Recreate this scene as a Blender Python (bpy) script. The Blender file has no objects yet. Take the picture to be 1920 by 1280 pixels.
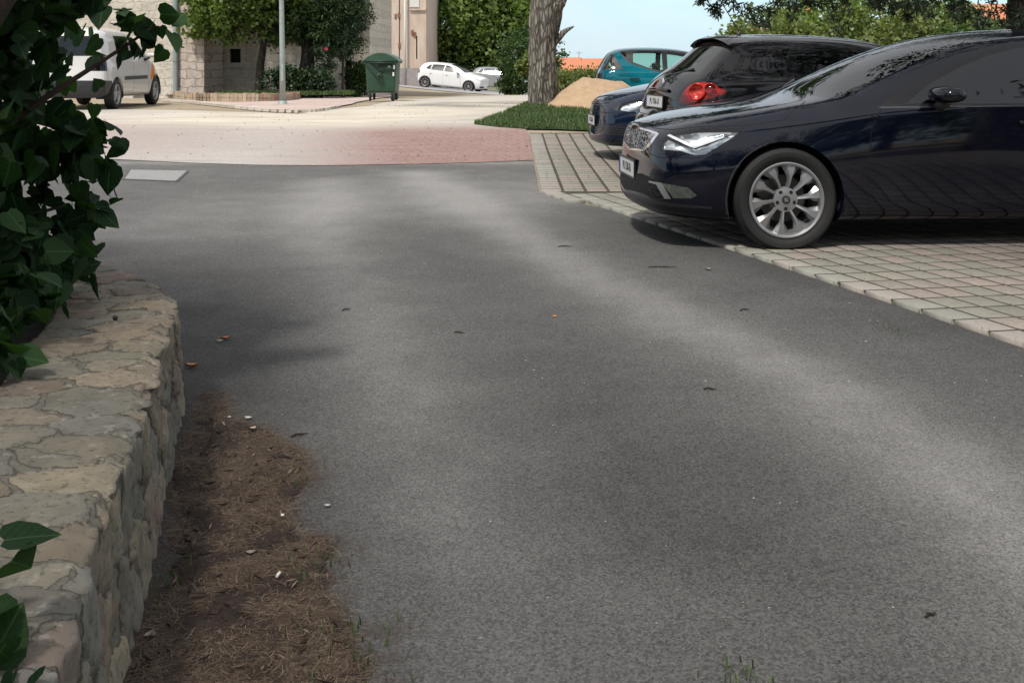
import bpy, bmesh, math, random
import numpy as np
from mathutils import Vector, Matrix, noise as mn
R = math.radians
random.seed(7); rng = np.random.default_rng(11)
scene = bpy.context.scene
COL = scene.collection
# ------------------------------------------------------------------ camera, sky, sun, exposure
CAM_Z, HOR, FPX = 1.23, 108.0, 2145.0
cam_d = bpy.data.cameras.new('camera'); cam = bpy.data.objects.new('camera', cam_d); COL.objects.link(cam)
cam.location = (0, 0, CAM_Z); cam.rotation_euler = (R(90), 0, 0)
cam_d.sensor_width = 36; cam_d.lens = 36*FPX/1920; cam_d.shift_y = -(640-HOR)/1920
cam_d.clip_start = 0.05; cam_d.clip_end = 8000
scene.camera = cam
SUN_DIR = Vector((-0.27, -0.46, 0.84)).normalized()      # towards the sun
sun_el = math.asin(SUN_DIR.z); sun_az = math.atan2(SUN_DIR.x, SUN_DIR.y)
w = bpy.data.worlds.new('World'); scene.world = w; w.use_nodes = True
nt = w.node_tree; bg = nt.nodes['Background']
sky = nt.nodes.new('ShaderNodeTexSky'); sky.sky_type = 'NISHITA'; sky.sun_disc = False
sky.sun_elevation = sun_el; sky.sun_rotation = sun_az; sky.air_density = 1.0; sky.dust_density = .7; sky.ozone_density = 1.2
def _wn(t, **k):
    n = nt.nodes.new('ShaderNode'+t)
    for a, b in k.items(): n.inputs[a].default_value = b
    return n
tc = _wn('TexCoord'); mp = _wn('Mapping'); mp.inputs['Scale'].default_value = (1, 1, 3.2); nz = _wn('TexNoise', Scale=1.7, Detail=7, Roughness=.6)
nt.links.new(tc.outputs['Generated'], mp.inputs[0]); nt.links.new(mp.outputs[0], nz.inputs['Vector'])
cr = nt.nodes.new('ShaderNodeValToRGB'); nt.links.new(nz.outputs['Fac'], cr.inputs[0]); cr.color_ramp.elements[0].position = .38; cr.color_ramp.elements[0].color = (.72, .72, .72, 1); cr.color_ramp.elements[1].position = .62; cr.color_ramp.elements[1].color = (.92, .92, .92, 1)
cc = nt.nodes.new('ShaderNodeValToRGB'); nt.links.new(nz.outputs['Fac'], cc.inputs[0]); cc.color_ramp.elements[0].position = .50; cc.color_ramp.elements[0].color = (.56, .81, .98, 1); cc.color_ramp.elements[1].position = .68; cc.color_ramp.elements[1].color = (.95, .97, .98, 1)
cm = nt.nodes.new('ShaderNodeVectorMath'); cm.operation = 'SCALE'; cm.inputs['Scale'].default_value = 3.75; sx = _wn('SeparateXYZ'); nt.links.new(tc.outputs['Generated'], sx.inputs[0]); er = nt.nodes.new('ShaderNodeMapRange'); nt.links.new(sx.outputs[2], er.inputs[0]); er.inputs[1].default_value = .06; er.inputs[2].default_value = .32
ew = nt.nodes.new('ShaderNodeMix'); ew.data_type = 'RGBA'; nt.links.new(er.outputs[0], ew.inputs[0]); nt.links.new(cc.outputs[0], ew.inputs[6]); ew.inputs[7].default_value = (.94, .925, .90, 1)
nt.links.new(ew.outputs[2], cm.inputs[0])   # high thin cloud and haze over the clear sky
mx = nt.nodes.new('ShaderNodeMix'); mx.data_type = 'RGBA'; nt.links.new(cr.outputs[0], mx.inputs[0]); nt.links.new(sky.outputs[0], mx.inputs[6]); nt.links.new(cm.outputs[0], mx.inputs[7])
nt.links.new(mx.outputs[2], bg.inputs[0]); bg.inputs[1].default_value = 0.15
sd = bpy.data.lights.new('sun', 'SUN'); sd.energy = 2.3; sd.angle = R(6); sd.color = (1.0, .95, .88)
so = bpy.data.objects.new('sun', sd); COL.objects.link(so)
so.rotation_euler = SUN_DIR.to_track_quat('Z', 'Y').to_euler()
scene.view_settings.view_transform = 'Standard'; scene.view_settings.look = 'None'
scene.view_settings.exposure = 0.78; scene.view_settings.gamma = 1
scene.render.engine = 'CYCLES'
scene.cycles.max_bounces = 8; scene.cycles.transparent_max_bounces = 12
scene.cycles.diffuse_bounces = 3; scene.cycles.glossy_bounces = 3; scene.cycles.transmission_bounces = 4
scene.cycles.caustics_reflective = False; scene.cycles.caustics_refractive = False

# ------------------------------------------------------------------ terrain and pixel helpers
def sm(a, b, x):
    t = min(1, max(0, (x-a)/(b-a))); return t*t*(3-2*t)
def G(x, y):
    z = float(np.interp(y, [-50, 15, 24, 28, 33, 60, 90, 130, 300, 900, 5000], [0, 0, .15, .12, 0, -.46, -1.2, -3.5, -22, -34, -60]))
    z -= .08*(min(6, max(-8, x))+3.2)*sm(42, 56, y)*(1-sm(75, 110, y))
    return z
def ray(px, py):
    return Vector(((px-960)/FPX, 1, -(py-HOR)/FPX))
def at(px, py, Y):
    d = ray(px, py); return Vector((d.x*Y, Y, CAM_Z+d.z*Y))
def gnd(px, py, zoff=None):
    d = ray(px, py)
    if zoff is not None:
        t = (zoff-CAM_Z)/d.z; return Vector((d.x*t, t, zoff))
    lo, t = .5, .5
    while t < 400:
        if CAM_Z+d.z*t < G(d.x*t, t): break
        lo = t; t *= 1.02
    hi = t
    for _ in range(30):
        m = (lo+hi)/2
        if CAM_Z+d.z*m < G(d.x*m, m): hi = m
        else: lo = m
    return Vector((d.x*hi, hi, G(d.x*hi, hi)))

# ------------------------------------------------------------------ object helpers
def tag(o, label=None, cat=None, group=None, kind=None):
    if label: o['label'] = label
    if cat: o['category'] = cat
    if group: o['group'] = group
    if kind: o['kind'] = kind
    return o
def empty(name, loc=(0, 0, 0), rz=0, label=None, cat=None, group=None):
    o = bpy.data.objects.new(name, None); COL.objects.link(o); o.empty_display_size = .2
    o.location = loc; o.rotation_euler = (0, 0, rz); return tag(o, label, cat, group)
def mobj(name, V, Fc, mat, parent=None, smooth=False, mats=None, fmi=None):
    me = bpy.data.meshes.new(name)
    V = np.asarray(V, dtype=np.float32)
    if isinstance(Fc, np.ndarray):
        n, k = Fc.shape
        me.vertices.add(len(V)); me.vertices.foreach_set('co', V.ravel())
        me.loops.add(n*k); me.loops.foreach_set('vertex_index', Fc.astype(np.int32).ravel())
        me.polygons.add(n); me.polygons.foreach_set('loop_start', np.arange(0, n*k, k, dtype=np.int32))
        try: me.polygons.foreach_set('loop_total', np.full(n, k, dtype=np.int32))
        except Exception: pass
        me.update(calc_edges=True); me.validate()
    else:
        me.from_pydata([tuple(map(float, v)) for v in V], [], Fc)
    for m in (mats or [mat]): me.materials.append(m)
    if fmi is not None: me.polygons.foreach_set('material_index', np.asarray(fmi, dtype=np.int32))
    if smooth: me.polygons.foreach_set('use_smooth', np.ones(len(me.polygons), dtype=bool))
    me.update()
    o = bpy.data.objects.new(name, me); COL.objects.link(o)
    if parent: o.parent = parent
    return o
class MB:
    """collects shapes, then links them as ONE mesh object"""
    def __init__(s): s.V = []; s.F = []; s.M = []
    def add(s, V, F, mi=0):
        n = len(s.V); s.V += [tuple(v) for v in V]; s.F += [[i+n for i in f] for f in F]; s.M += [mi]*len(F); return s
    def box(s, a, b, mi=0, M=None, bev=0):
        (x0, y0, z0), (x1, y1, z1) = a, b
        if bev:
            c = bev; bm = bmesh.new(); bmesh.ops.create_cube(bm, size=1)
            for v in bm.verts: v.co = Vector((x0+(v.co.x+.5)*(x1-x0), y0+(v.co.y+.5)*(y1-y0), z0+(v.co.z+.5)*(z1-z0)))
            bmesh.ops.bevel(bm, geom=bm.edges[:], offset=c, segments=2, affect='EDGES', profile=.5)
            bm.verts.index_update(); V = [v.co.copy() for v in bm.verts]; F = [[v.index for v in f.verts] for f in bm.faces]; bm.free()
        else:
            V = [Vector(p) for p in ((x0, y0, z0), (x1, y0, z0), (x1, y1, z0), (x0, y1, z0), (x0, y0, z1), (x1, y0, z1), (x1, y1, z1), (x0, y1, z1))]
            F = [[0, 3, 2, 1], [4, 5, 6, 7], [0, 1, 5, 4], [1, 2, 6, 5], [2, 3, 7, 6], [3, 0, 4, 7]]
        if M: V = [M @ v for v in V]
        return s.add(V, F, mi)
    def tube(s, pts, rad, n=8, mi=0, cap=True, M=None):
        pts = [Vector(p) for p in pts]
        if not hasattr(rad, '__len__'): rad = [rad]*len(pts)
        V = []; F = []; up = Vector((0.13, .31, 1)).normalized()
        for i, p in enumerate(pts):
            t = (pts[min(i+1, len(pts)-1)]-pts[max(i-1, 0)]).normalized()
            u = t.cross(up)
            if u.length < .05: u = t.cross(Vector((1, 0, 0)))
            u.normalize(); v = t.cross(u)
            for k in range(n):
                a = 2*math.pi*k/n; V.append(p+(u*math.cos(a)+v*math.sin(a))*rad[i])
        for i in range(len(pts)-1):
            for k in range(n):
                k2 = (k+1) % n; F.append([i*n+k, i*n+k2, (i+1)*n+k2, (i+1)*n+k])
        if cap: F += [list(range(n))[::-1], [(len(pts)-1)*n+k for k in range(n)]]
        if M: V = [M @ v for v in V]
        return s.add(V, F, mi)
    def lathe(s, prof, n=32, mi=0, M=None, close=False):
        V = []; F = []; m = len(prof)
        for k in range(n):
            a = 2*math.pi*k/n
            for r, h in prof: V.append(Vector((r*math.cos(a), h, r*math.sin(a))))   # axis along y
        for k in range(n):
            k2 = (k+1) % n
            for j in range(m if close else m-1):
                j2 = (j+1) % m; F.append([k*m+j, k*m+j2, k2*m+j2, k2*m+j])
        if M: V = [M @ v for v in V]
        return s.add(V, F, mi)
    def prism(s, poly, d, mi=0, M=None):
        """poly in local xz plane, extruded along y by d"""
        n = len(poly); V = [Vector((x, 0, z)) for x, z in poly]+[Vector((x, d, z)) for x, z in poly]
        F = [list(range(n)), list(range(n, 2*n))[::-1]]+[[i, i+n, (i+1) % n+n, (i+1) % n] for i in range(n)]
        if M: V = [M @ v for v in V]
        return s.add(V, F, mi)
    def build(s, name, mats, parent=None, smooth=False, auto=None):
        if not isinstance(mats, (list, tuple)): mats = [mats]
        o = mobj(name, s.V, s.F, None, parent, smooth or auto is not None, mats=mats, fmi=s.M)
        if auto is not None: sharpen(o.data, auto)
        return o
def sharpen(me, ang=35):
    bm = bmesh.new(); bm.from_mesh(me); bmesh.ops.recalc_face_normals(bm, faces=bm.faces[:])
    ca = R(ang)
    for e in bm.edges:
        e.smooth = not (len(e.link_faces) == 2 and e.calc_face_angle(0) > ca)
    bm.to_mesh(me); bm.free()
def smooth_path(P, n=6, closed=False):
    P = [Vector(p) for p in P]; out = []
    m = len(P)
    for i in range(m if closed else m-1):
        a = P[(i-1) % m] if closed or i > 0 else P[0]*2-P[1]
        b, c = P[i], P[(i+1) % m]
        d = P[(i+2) % m] if closed or i+2 < m else P[-1]*2-P[-2]
        for k in range(n):
            t = k/n; out.append(.5*((2*b)+(c-a)*t+(2*a-5*b+4*c-d)*t*t+(3*b-3*c+d-a)*t**3))
    if not closed: out.append(P[-1])
    return out
def in_poly(x, y, P):
    c = False; j = len(P)-1
    for i in range(len(P)):
        if (P[i][1] > y) != (P[j][1] > y) and x < (P[j][0]-P[i][0])*(y-P[i][1])/(P[j][1]-P[i][1])+P[i][0]: c = not c
        j = i
    return c

# ------------------------------------------------------------------ materials
class NT:
    def __init__(s, name):
        s.m = bpy.data.materials.new(name); s.m.use_nodes = True; s.t = s.m.node_tree
        s.b = s.t.nodes['Principled BSDF']; s.out = s.t.nodes['Material Output']
    def n(s, typ, **kw):
        nd = s.t.nodes.new('ShaderNode'+typ)
        for k, v in kw.items():
            if hasattr(nd, k) and not isinstance(v, bpy.types.NodeSocket) and k not in nd.inputs: setattr(nd, k, v)
            elif isinstance(v, bpy.types.NodeSocket): s.t.links.new(v, nd.inputs[k])
            else: nd.inputs[k].default_value = v
        return nd
    def l(s, a, b): s.t.links.new(a, b)
    def co(s): return s.n('TexCoord').outputs['Object']
    def noise(s, vec, scale, detail=4, rough=.55, dist=0):
        nd = s.n('TexNoise'); nd.inputs['Scale'].default_value = scale; nd.inputs['Detail'].default_value = detail
        nd.inputs['Roughness'].default_value = rough; nd.inputs['Distortion'].default_value = dist; s.l(vec, nd.inputs['Vector']); return nd.outputs['Fac']
    def vor(s, vec, scale, feature='F1', out='Distance'):
        nd = s.n('TexVoronoi'); nd.feature = feature; nd.inputs['Scale'].default_value = scale; s.l(vec, nd.inputs['Vector']); return nd.outputs[out]
    def map(s, vec, loc=(0, 0, 0), rot=(0, 0, 0), scale=(1, 1, 1)):
        nd = s.n('Mapping'); s.l(vec, nd.inputs['Vector']); nd.inputs['Location'].default_value = loc
        nd.inputs['Rotation'].default_value = rot; nd.inputs['Scale'].default_value = scale; return nd.outputs[0]
    def ramp(s, fac, stops):
        nd = s.n('ValToRGB'); s.l(fac, nd.inputs[0]); e = nd.color_ramp.elements
        while len(e) < len(stops): e.new(.5)
        for i, (p, c) in enumerate(stops):
            e[i].position = p; e[i].color = (tuple(c)[:3] if hasattr(c, '__len__') else (c, c, c))+(1,)
        return nd.outputs[0]
    def mix(s, fac, a, b, mode='MIX'):
        nd = s.n('Mix'); nd.data_type = 'RGBA'; nd.blend_type = mode
        for v, i in ((fac, 0), (a, 6), (b, 7)):
            if isinstance(v, bpy.types.NodeSocket): s.l(v, nd.inputs[i])
            elif i == 0: nd.inputs[0].default_value = v
            else: nd.inputs[i].default_value = tuple(v)[:3]+(1,)
        return nd.outputs[2]
    def math(s, op, a, b=0.0, clamp=False):
        nd = s.n('Math'); nd.operation = op; nd.use_clamp = clamp
        for v, i in ((a, 0), (b, 1)):
            if isinstance(v, bpy.types.NodeSocket): s.l(v, nd.inputs[i])
            else: nd.inputs[i].default_value = v
        return nd.outputs[0]
    def bump(s, h, st=.3, dist=.01, prev=None):
        nd = s.n('Bump'); s.l(h, nd.inputs['Height']); nd.inputs['Strength'].default_value = st; nd.inputs['Distance'].default_value = dist
        if prev: s.l(prev, nd.inputs['Normal'])
        return nd.outputs[0]
    def set(s, **kw):
        names = dict(col='Base Color', rough='Roughness', metal='Metallic', nrm='Normal', spec='Specular IOR Level', coat='Coat Weight', coatr='Coat Roughness', ior='IOR', alpha='Alpha', trans='Transmission Weight')
        for k, v in kw.items():
            i = s.b.inputs[names[k]]
            if isinstance(v, bpy.types.NodeSocket): s.l(v, i)
            elif hasattr(v, '__len__'): i.default_value = tuple(v)[:3]+(1,)
            else: i.default_value = v
        return s
    def island(s): return s.n('NewGeometry').outputs['Random Per Island']
    def attr(s, name, out='Fac'):
        nd = s.n('Attribute'); nd.attribute_name = name; return nd.outputs[out]
def simple(name, col, rough=.5, metal=0, var=.12, scale=30, bump=0, **kw):
    t = NT(name); c = t.co(); n = t.noise(c, scale)
    a = [max(0, v*(1-var)) for v in col]; b = [v*(1+var) for v in col]
    t.set(col=t.ramp(n, [(.3, a), (.7, b)]), rough=rough, metal=metal, **kw)
    if bump: t.set(nrm=t.bump(n, bump, .004))
    return t.m
def foliage(name, dark, light, trans=.35, rough=.5, scale=.6, spec=.3, veins=False):
    t = NT(name); isl = t.island(); n = t.noise(t.co(), scale, 3)
    f = t.math('ADD', t.math('MULTIPLY', isl, .6), t.math('MULTIPLY', n, .5))
    c = t.ramp(f, [(.25, dark), (.8, light)])
    if veins:
        sp = t.n('SeparateXYZ'); t.l(t.attr('leafco', 'Vector'), sp.inputs[0]); ay = t.math('ABSOLUTE', sp.outputs[1]); v = t.math('FRACT', t.math('MULTIPLY', t.math('SUBTRACT', sp.outputs[0], t.math('MULTIPLY', ay, .9)), 5.0))
        vm = t.math('MAXIMUM', t.ramp(ay, [(.010, .55), (.028, 0)]), t.ramp(v, [(.04, .22), (.14, 0)])); c = t.mix(vm, c, [x*2.2+.01 for x in light])
    t.set(col=c, rough=rough, spec=spec)
    tr = t.n('BsdfTranslucent'); tc = t.mix(1, c, (1.2, 1.5, .5), 'MULTIPLY'); t.l(tc, tr.inputs['Color'])
    mx = t.n('MixShader'); mx.inputs[0].default_value = trans; t.l(t.b.outputs[0], mx.inputs[1]); t.l(tr.outputs[0], mx.inputs[2]); t.l(mx.outputs[0], t.out.inputs[0])
    return t.m
def paint_mat(name, col, metal=0.0, rough=.35, dust=.05):
    t = NT(name); c = t.co()
    fl = t.noise(c, 900, 1); d = t.noise(c, 6, 5)
    base = t.mix(t.ramp(fl, [(.45, 0), (.75, .35)]), col, [v*1.6+.001 for v in col])
    dm = t.math('MULTIPLY', t.ramp(d, [(.45, 0), (.85, 1)]), dust)
    sp = t.ramp(t.vor(c, 34), [(.03, .55), (.06, 0)])
    dm = t.math('ADD', dm, t.math('MULTIPLY', sp, dust*1.2), True)
    t.set(col=t.mix(dm, base, (.3, .28, .24)), rough=rough, metal=metal, coat=1.0, coatr=.045, spec=.0)
    t.b.inputs['Coat IOR'].default_value = 1.5
    return t.m
def glass_mat(name, tint=(.5, .6, .55), refl=1.5, rough=.025):
    t = NT(name)
    tr = t.n('BsdfTransparent'); tr.inputs[0].default_value = tuple(tint)+(1,)
    gl = t.n('BsdfGlossy'); gl.inputs['Roughness'].default_value = rough
    fr = t.n('Fresnel'); fr.inputs['IOR'].default_value = refl
    mx = t.n('MixShader'); t.l(fr.outputs[0], mx.inputs[0]); t.l(tr.outputs[0], mx.inputs[1]); t.l(gl.outputs[0], mx.inputs[2]); t.l(mx.outputs[0], t.out.inputs[0])
    return t.m
# ------------------------------------------------------------------ car bodies: a lofted cage, subdivided, then cut into panels
def kv(tab, x):
    return float(np.interp(x, [a for a, b in tab], [b for a, b in tab]))
def shell(P, xs, front, rear, sgn, levels=2, crease=()):
    """P: tables zb wb zm wm zs ws zg wg zre wre zt bow; front/rear: rows 2..9 of (z_out, y_out, x_out, z_mid, x_mid)"""
    bm = bmesh.new()
    def ring_pts(x):
        g = {k: kv(P[k], x) for k in P}
        zt, zre, wre = g['zt'], g['zre'], g['wre']; b = g['bow']
        r = [(0, g['zb'], 0), (.55*g['wb'], g['zb'], 0), (g['wb'], g['zb'], 0),
             (g['wb']*.35+g['wm']*.65, g['zb']+.32*(g['zm']-g['zb']), 0), (g['wm'], g['zm'], 0),
             (g['wm']*.55+g['ws']*.45+.008, g['zm']*.5+g['zs']*.5, 0), (g['ws'], g['zs'], 0), (g['wg'], g['zg'], 0),
             (g['wg']*.5+wre*.5+.012, g['zg']*.5+zre*.5, -b*.1), (wre, zre, -b*.3), (.55*wre, zre+.72*(zt-zre), -b*.8), (0, zt, -b)]
        return [(x+dx, y, z) for y, z, dx in r]
    rings = [ring_pts(x) for x in xs]
    def endring(T):
        r = [None]*12
        for j in range(8): r[j+2] = (T[j][2], T[j][1], T[j][0])
        r[0] = (T[0][4], 0, T[0][3]); r[1] = (T[0][2]*.35+T[0][4]*.65, T[0][1]*.52, T[0][3]*.8+T[0][0]*.2)
        r[11] = (T[7][4], 0, T[7][3]); r[10] = (T[7][2]*.28+T[7][4]*.72, T[7][1]*.52, T[7][3]*.8+T[7][0]*.2)
        return r
    rings = [endring(front)]+rings+[endring(rear)]
    def mk(p, s): return bm.verts.new((p[0], s*p[1], p[2]))
    allr = []
    for r in rings:
        L = [mk(p, -1) for p in r]; Rr = [L[0]]+[mk(p, 1) for p in r[1:11]]+[L[11]]
        allr.append((L, Rr))
    for (L0, R0), (L1, R1) in zip(allr[:-1], allr[1:]):
        for j in range(11):
            bm.faces.new((L0[j], L0[j+1], L1[j+1], L1[j])); bm.faces.new((R0[j], R1[j], R1[j+1], R0[j+1]))
    for T, (L, Rr), flip in ((front, allr[0], False), (rear, allr[-1], True)):
        cols = [[L[0], L[1], L[2], Rr[1], Rr[2]]]
        for j in range(1, 7):
            t = T[j]; c = mk((t[4], 0, t[3]), 1); xh = t[2]*.28+t[4]*.72; zh = t[3]*.8+t[0]*.2
            cols.append([c, mk((xh, t[1]*.52, zh), -1), L[j+2], mk((xh, t[1]*.52, zh), 1), Rr[j+2]])
        cols.append([L[11], L[10], L[9], Rr[10], Rr[9]])
        for a, b in zip(cols[:-1], cols[1:]):
            for q in ((a[0], a[1], b[1], b[0]), (a[1], a[2], b[2], b[1]), (a[3], a[0], b[0], b[3]), (a[4], a[3], b[3], b[4])):
                bm.faces.new(q if flip else q)
    bmesh.ops.recalc_face_normals(bm, faces=bm.faces[:])
    cl = bm.edges.layers.float.get('crease_edge') or bm.edges.layers.float.new('crease_edge')
    for j, x0, x1, v in crease:
        for i in range(len(allr)-1):
            for S in (0, 1):
                a, b = allr[i][S][j], allr[i+1][S][j]
                if x0 <= a.co.x <= x1 and x0 <= b.co.x <= x1:
                    e = bm.edges.get((a, b))
                    if e: e[cl] = v
    me = bpy.data.meshes.new('tmp'); bm.to_mesh(me); bm.free()
    o = bpy.data.objects.new('tmp', me); COL.objects.link(o)
    md = o.modifiers.new('s', 'SUBSURF'); md.levels = levels; md.render_levels = levels
    dg = bpy.context.evaluated_depsgraph_get(); e2 = bpy.data.meshes.new_from_object(o.evaluated_get(dg))
    bpy.data.objects.remove(o); bpy.data.meshes.remove(me)
    bm = bmesh.new(); bm.from_mesh(e2); bpy.data.meshes.remove(e2)
    # keep the camera-side half
    kill = [f for f in bm.faces if f.calc_center_median().y*sgn < -1e-5]
    bmesh.ops.delete(bm, geom=kill, context='FACES')
    bm.normal_update()
    # outward normals
    s = sum((f.calc_center_median()-Vector((1.2, 0, .6))).dot(f.normal)*f.calc_area() for f in bm.faces)
    if s < 0: bmesh.ops.reverse_faces(bm, faces=bm.faces[:])
    bm.faces.layers.int.new('tag')
    return bm
class Car:
    def __init__(s, name, loc, yaw, sgn, bm, label, cat, group=None, scale=1.0, tilt=0):
        s.root = empty(name, loc, yaw, label, cat, group); s.root.rotation_euler = (0, tilt, yaw)
        s.root.scale = (scale,)*3
        s.M = Matrix.Translation(loc) @ Matrix.Rotation(yaw, 4, 'Z') @ Matrix.Rotation(tilt, 4, 'Y') @ Matrix.Scale(scale, 4)
        s.Mi = s.M.inverted(); s.C = s.Mi @ Vector((0, 0, CAM_Z)); s.bm = bm; s.sgn = sgn
        s.lay = bm.faces.layers.int['tag']; s.names = {0: 'body'}; s.parts = {}
    def tagid(s, n):
        for k, v in s.names.items():
            if v == n: return k
        k = len(s.names); s.names[k] = n; return k
    def px(s, co):
        p = s.M @ co; return (960+FPX*p.x/p.y, HOR-FPX*(p.z-CAM_Z)/p.y)
    def dirl(s, x, y): return (s.Mi.to_3x3() @ ray(x, y)).normalized()
    def _cut(s, planes, cand, inside, tag, over=(0,)):
        bm, lay = s.bm, s.lay; over = set(over)
        for co, no in planes:
            fs = [f for f in bm.faces if f[lay] in over and cand(f)]
            ge = set(fs)
            for f in fs: ge.update(f.edges); ge.update(f.verts)
            bmesh.ops.bisect_plane(bm, geom=list(ge), dist=1e-6, plane_co=co, plane_no=no)
        out = []
        for f in bm.faces:
            if f[lay] in over and cand(f) and inside(f): f[lay] = tag; out.append(f)
        return out
    def pcut(s, poly, tag, over=('body',), front=True, m=14):
        t = s.tagid(tag); xs = [p[0] for p in poly]; ys = [p[1] for p in poly]
        x0, x1, y0, y1 = min(xs)-m, max(xs)+m, min(ys)-m, max(ys)+m
        def cand(f):
            if front and f.normal.dot(s.C-f.calc_center_median()) <= 0: return False
            P = [s.px(v.co) for v in f.verts]; a = [p[0] for p in P]; b = [p[1] for p in P]
            return max(a) > x0+m and min(a) < x1-m and max(b) > y0+m and min(b) < y1-m
        rays = [s.dirl(*p) for p in poly]
        planes = [(s.C, rays[i].cross(rays[(i+1) % len(rays)]).normalized()) for i in range(len(rays))]
        ins = lambda f: in_poly(*s.px(f.calc_center_median()), poly)
        return s._cut(planes, cand, ins, t, [s.tagid(o) for o in over])
    def seam(s, path, tag='seam', w=1.3, over=('body',)):
        for a, b in zip(path[:-1], path[1:]):
            d = Vector((b[0]-a[0], b[1]-a[1])); n = Vector((-d.y, d.x)).normalized()*w/2; e = d.normalized()*.2
            s.pcut([(a[0]-n.x-e.x, a[1]-n.y-e.y), (b[0]-n.x+e.x, b[1]-n.y+e.y), (b[0]+n.x+e.x, b[1]+n.y+e.y), (a[0]+n.x-e.x, a[1]+n.y-e.y)], tag, over, m=2)
    def xzcut(s, poly, tag, over=('body',), ymin=.5, nmin=0):
        t = s.tagid(tag); x0, x1 = min(p[0] for p in poly), max(p[0] for p in poly); z0, z1 = min(p[1] for p in poly), max(p[1] for p in poly)
        def cand(f):
            c = f.calc_center_median()
            if abs(c.y) < ymin or abs(f.normal.y) < nmin: return False
            return max(v.co.x for v in f.verts) > x0 and min(v.co.x for v in f.verts) < x1 and max(v.co.z for v in f.verts) > z0 and min(v.co.z for v in f.verts) < z1
        pl = []
        for i in range(len(poly)):
            a, b = poly[i], poly[(i+1) % len(poly)]
            pl.append((Vector((a[0], 0, a[1])), Vector((b[1]-a[1], 0, a[0]-b[0])).normalized()))
        ins = lambda f: in_poly(f.calc_center_median().x, f.calc_center_median().z, poly)
        return s._cut(pl, cand, ins, t, [s.tagid(o) for o in over])
    def yzcut(s, poly, tag, over=('body',), nx=1, xr=(-9, 9)):
        """poly in (|y|, z); nx sign of the facing"""
        t = s.tagid(tag); g = s.sgn
        def cand(f):
            c = f.calc_center_median(); return f.normal.x*nx > .12 and xr[0] < c.x < xr[1]
        pl = []
        for i in range(len(poly)):
            a, b = poly[i], poly[(i+1) % len(poly)]
            pl.append((Vector((0, g*a[0], a[1])), Vector((0, g*(b[1]-a[1]), a[0]-b[0])).normalized()))
        ins = lambda f: in_poly(f.calc_center_median().y*g, f.calc_center_median().z, poly)
        return s._cut(pl, cand, ins, t, [s.tagid(o) for o in over])
    def arch(s, x, r, z=.31, lip=.10):
        poly = [(x+r*math.cos(2*math.pi*k/40), z+r*math.sin(2*math.pi*k/40)) for k in range(40)]
        fs = s.xzcut(poly, 'archhole', over=[v for v in s.names.values() if v != 'archhole'], ymin=.45)
        bm = s.bm; bmesh.ops.delete(bm, geom=fs, context='FACES')
        ed = [e for e in bm.edges if len(e.link_faces) == 1 and abs(e.verts[0].co.y) > .4 and all(abs(math.hypot(v.co.x-x, v.co.z-z)-r) < .012 for v in e.verts)]
        r2 = bmesh.ops.extrude_edge_only(bm, edges=ed)
        for v in r2['geom']:
            if isinstance(v, bmesh.types.BMVert): v.co.y -= s.sgn*lip*.35; v.co.x = x+(v.co.x-x)*.975; v.co.z = z+(v.co.z-z)*.975
    def surf(s, y, z, side=-1):
        """x of the nose (side -1) or tail (+1) at local y, z"""
        from mathutils.bvhtree import BVHTree
        t = BVHTree.FromBMesh(s.bm); h = t.ray_cast(Vector((side*9, s.sgn*max(abs(y), .004), z)), Vector((-side, 0, 0)))
        return h[0].x if h[0] else side*.9
    def finish(s, mats, lining=None, lin_z=.6, names=None, hide_mirror=()):
        """mirror, split by tag into parts, return dict"""
        bm = s.bm; s.bm.normal_update()
        d = bmesh.ops.duplicate(bm, geom=bm.verts[:]+bm.edges[:]+bm.faces[:])
        nv = [g for g in d['geom'] if isinstance(g, bmesh.types.BMVert)]; nf = [g for g in d['geom'] if isinstance(g, bmesh.types.BMFace)]
        for v in nv: v.co.y *= -1
        bmesh.ops.reverse_faces(bm, faces=nf)
        cv = [v for v in bm.verts if abs(v.co.y) < 2e-4]
        bmesh.ops.remove_doubles(bm, verts=cv, dist=5e-4)
        bm.normal_update()
        bm.verts.ensure_lookup_table()
        out = {}
        groups = {}
        for f in bm.faces: groups.setdefault(f[s.lay], []).append(f)
        def emit(fs, nm, mat, off=0, parent=None, flip=False):
            vm = {}; V = []; F = []
            for f in fs:
                idx = []
                for v in f.verts:
                    if v not in vm: vm[v] = len(V); V.append(v.co+v.normal*off)
                    idx.append(vm[v])
                F.append(idx[::-1] if flip else idx)
            o = mobj(nm, V, F, mat, parent or s.root, smooth=True); sharpen2(o.data, 50); return o
        for k, fs in groups.items():
            tn = s.names[k]
            if tn == 'archhole': continue
            if tn == 'seam':
                out['seam'] = emit(fs, 'panel_gap', mats['seam'], -.002); continue
            nm, mt = tn, mats.get(tn, mats['body'])
            split = tn.split('|')[0]
            if tn != 'body' and min(abs(v.co.y) for f in fs for v in f.verts) > .004:
                for sg in (1, -1):
                    ff = [f for f in fs if f.calc_center_median().y*sg > 0]
                    if ff: out[(tn, sg*s.sgn)] = emit(ff, nm, mt)
            else: out[tn] = emit(fs, nm, mt)
        if lining:
            fs = [f for k, ff in groups.items() if s.names[k] in lining for f in ff if min(v.co.z for v in f.verts) > lin_z]
            out['lining'] = emit(fs, 'cabin_lining', mats['lining'], -.03, None, True)
        s.out = out; bm.free(); return out
def sharpen2(me, ang):
    bm = bmesh.new(); bm.from_mesh(me); ca = R(ang)
    for e in bm.edges: e.smooth = not (len(e.link_faces) == 2 and e.calc_face_angle(0) > ca)
    bm.to_mesh(me); bm.free()
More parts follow.
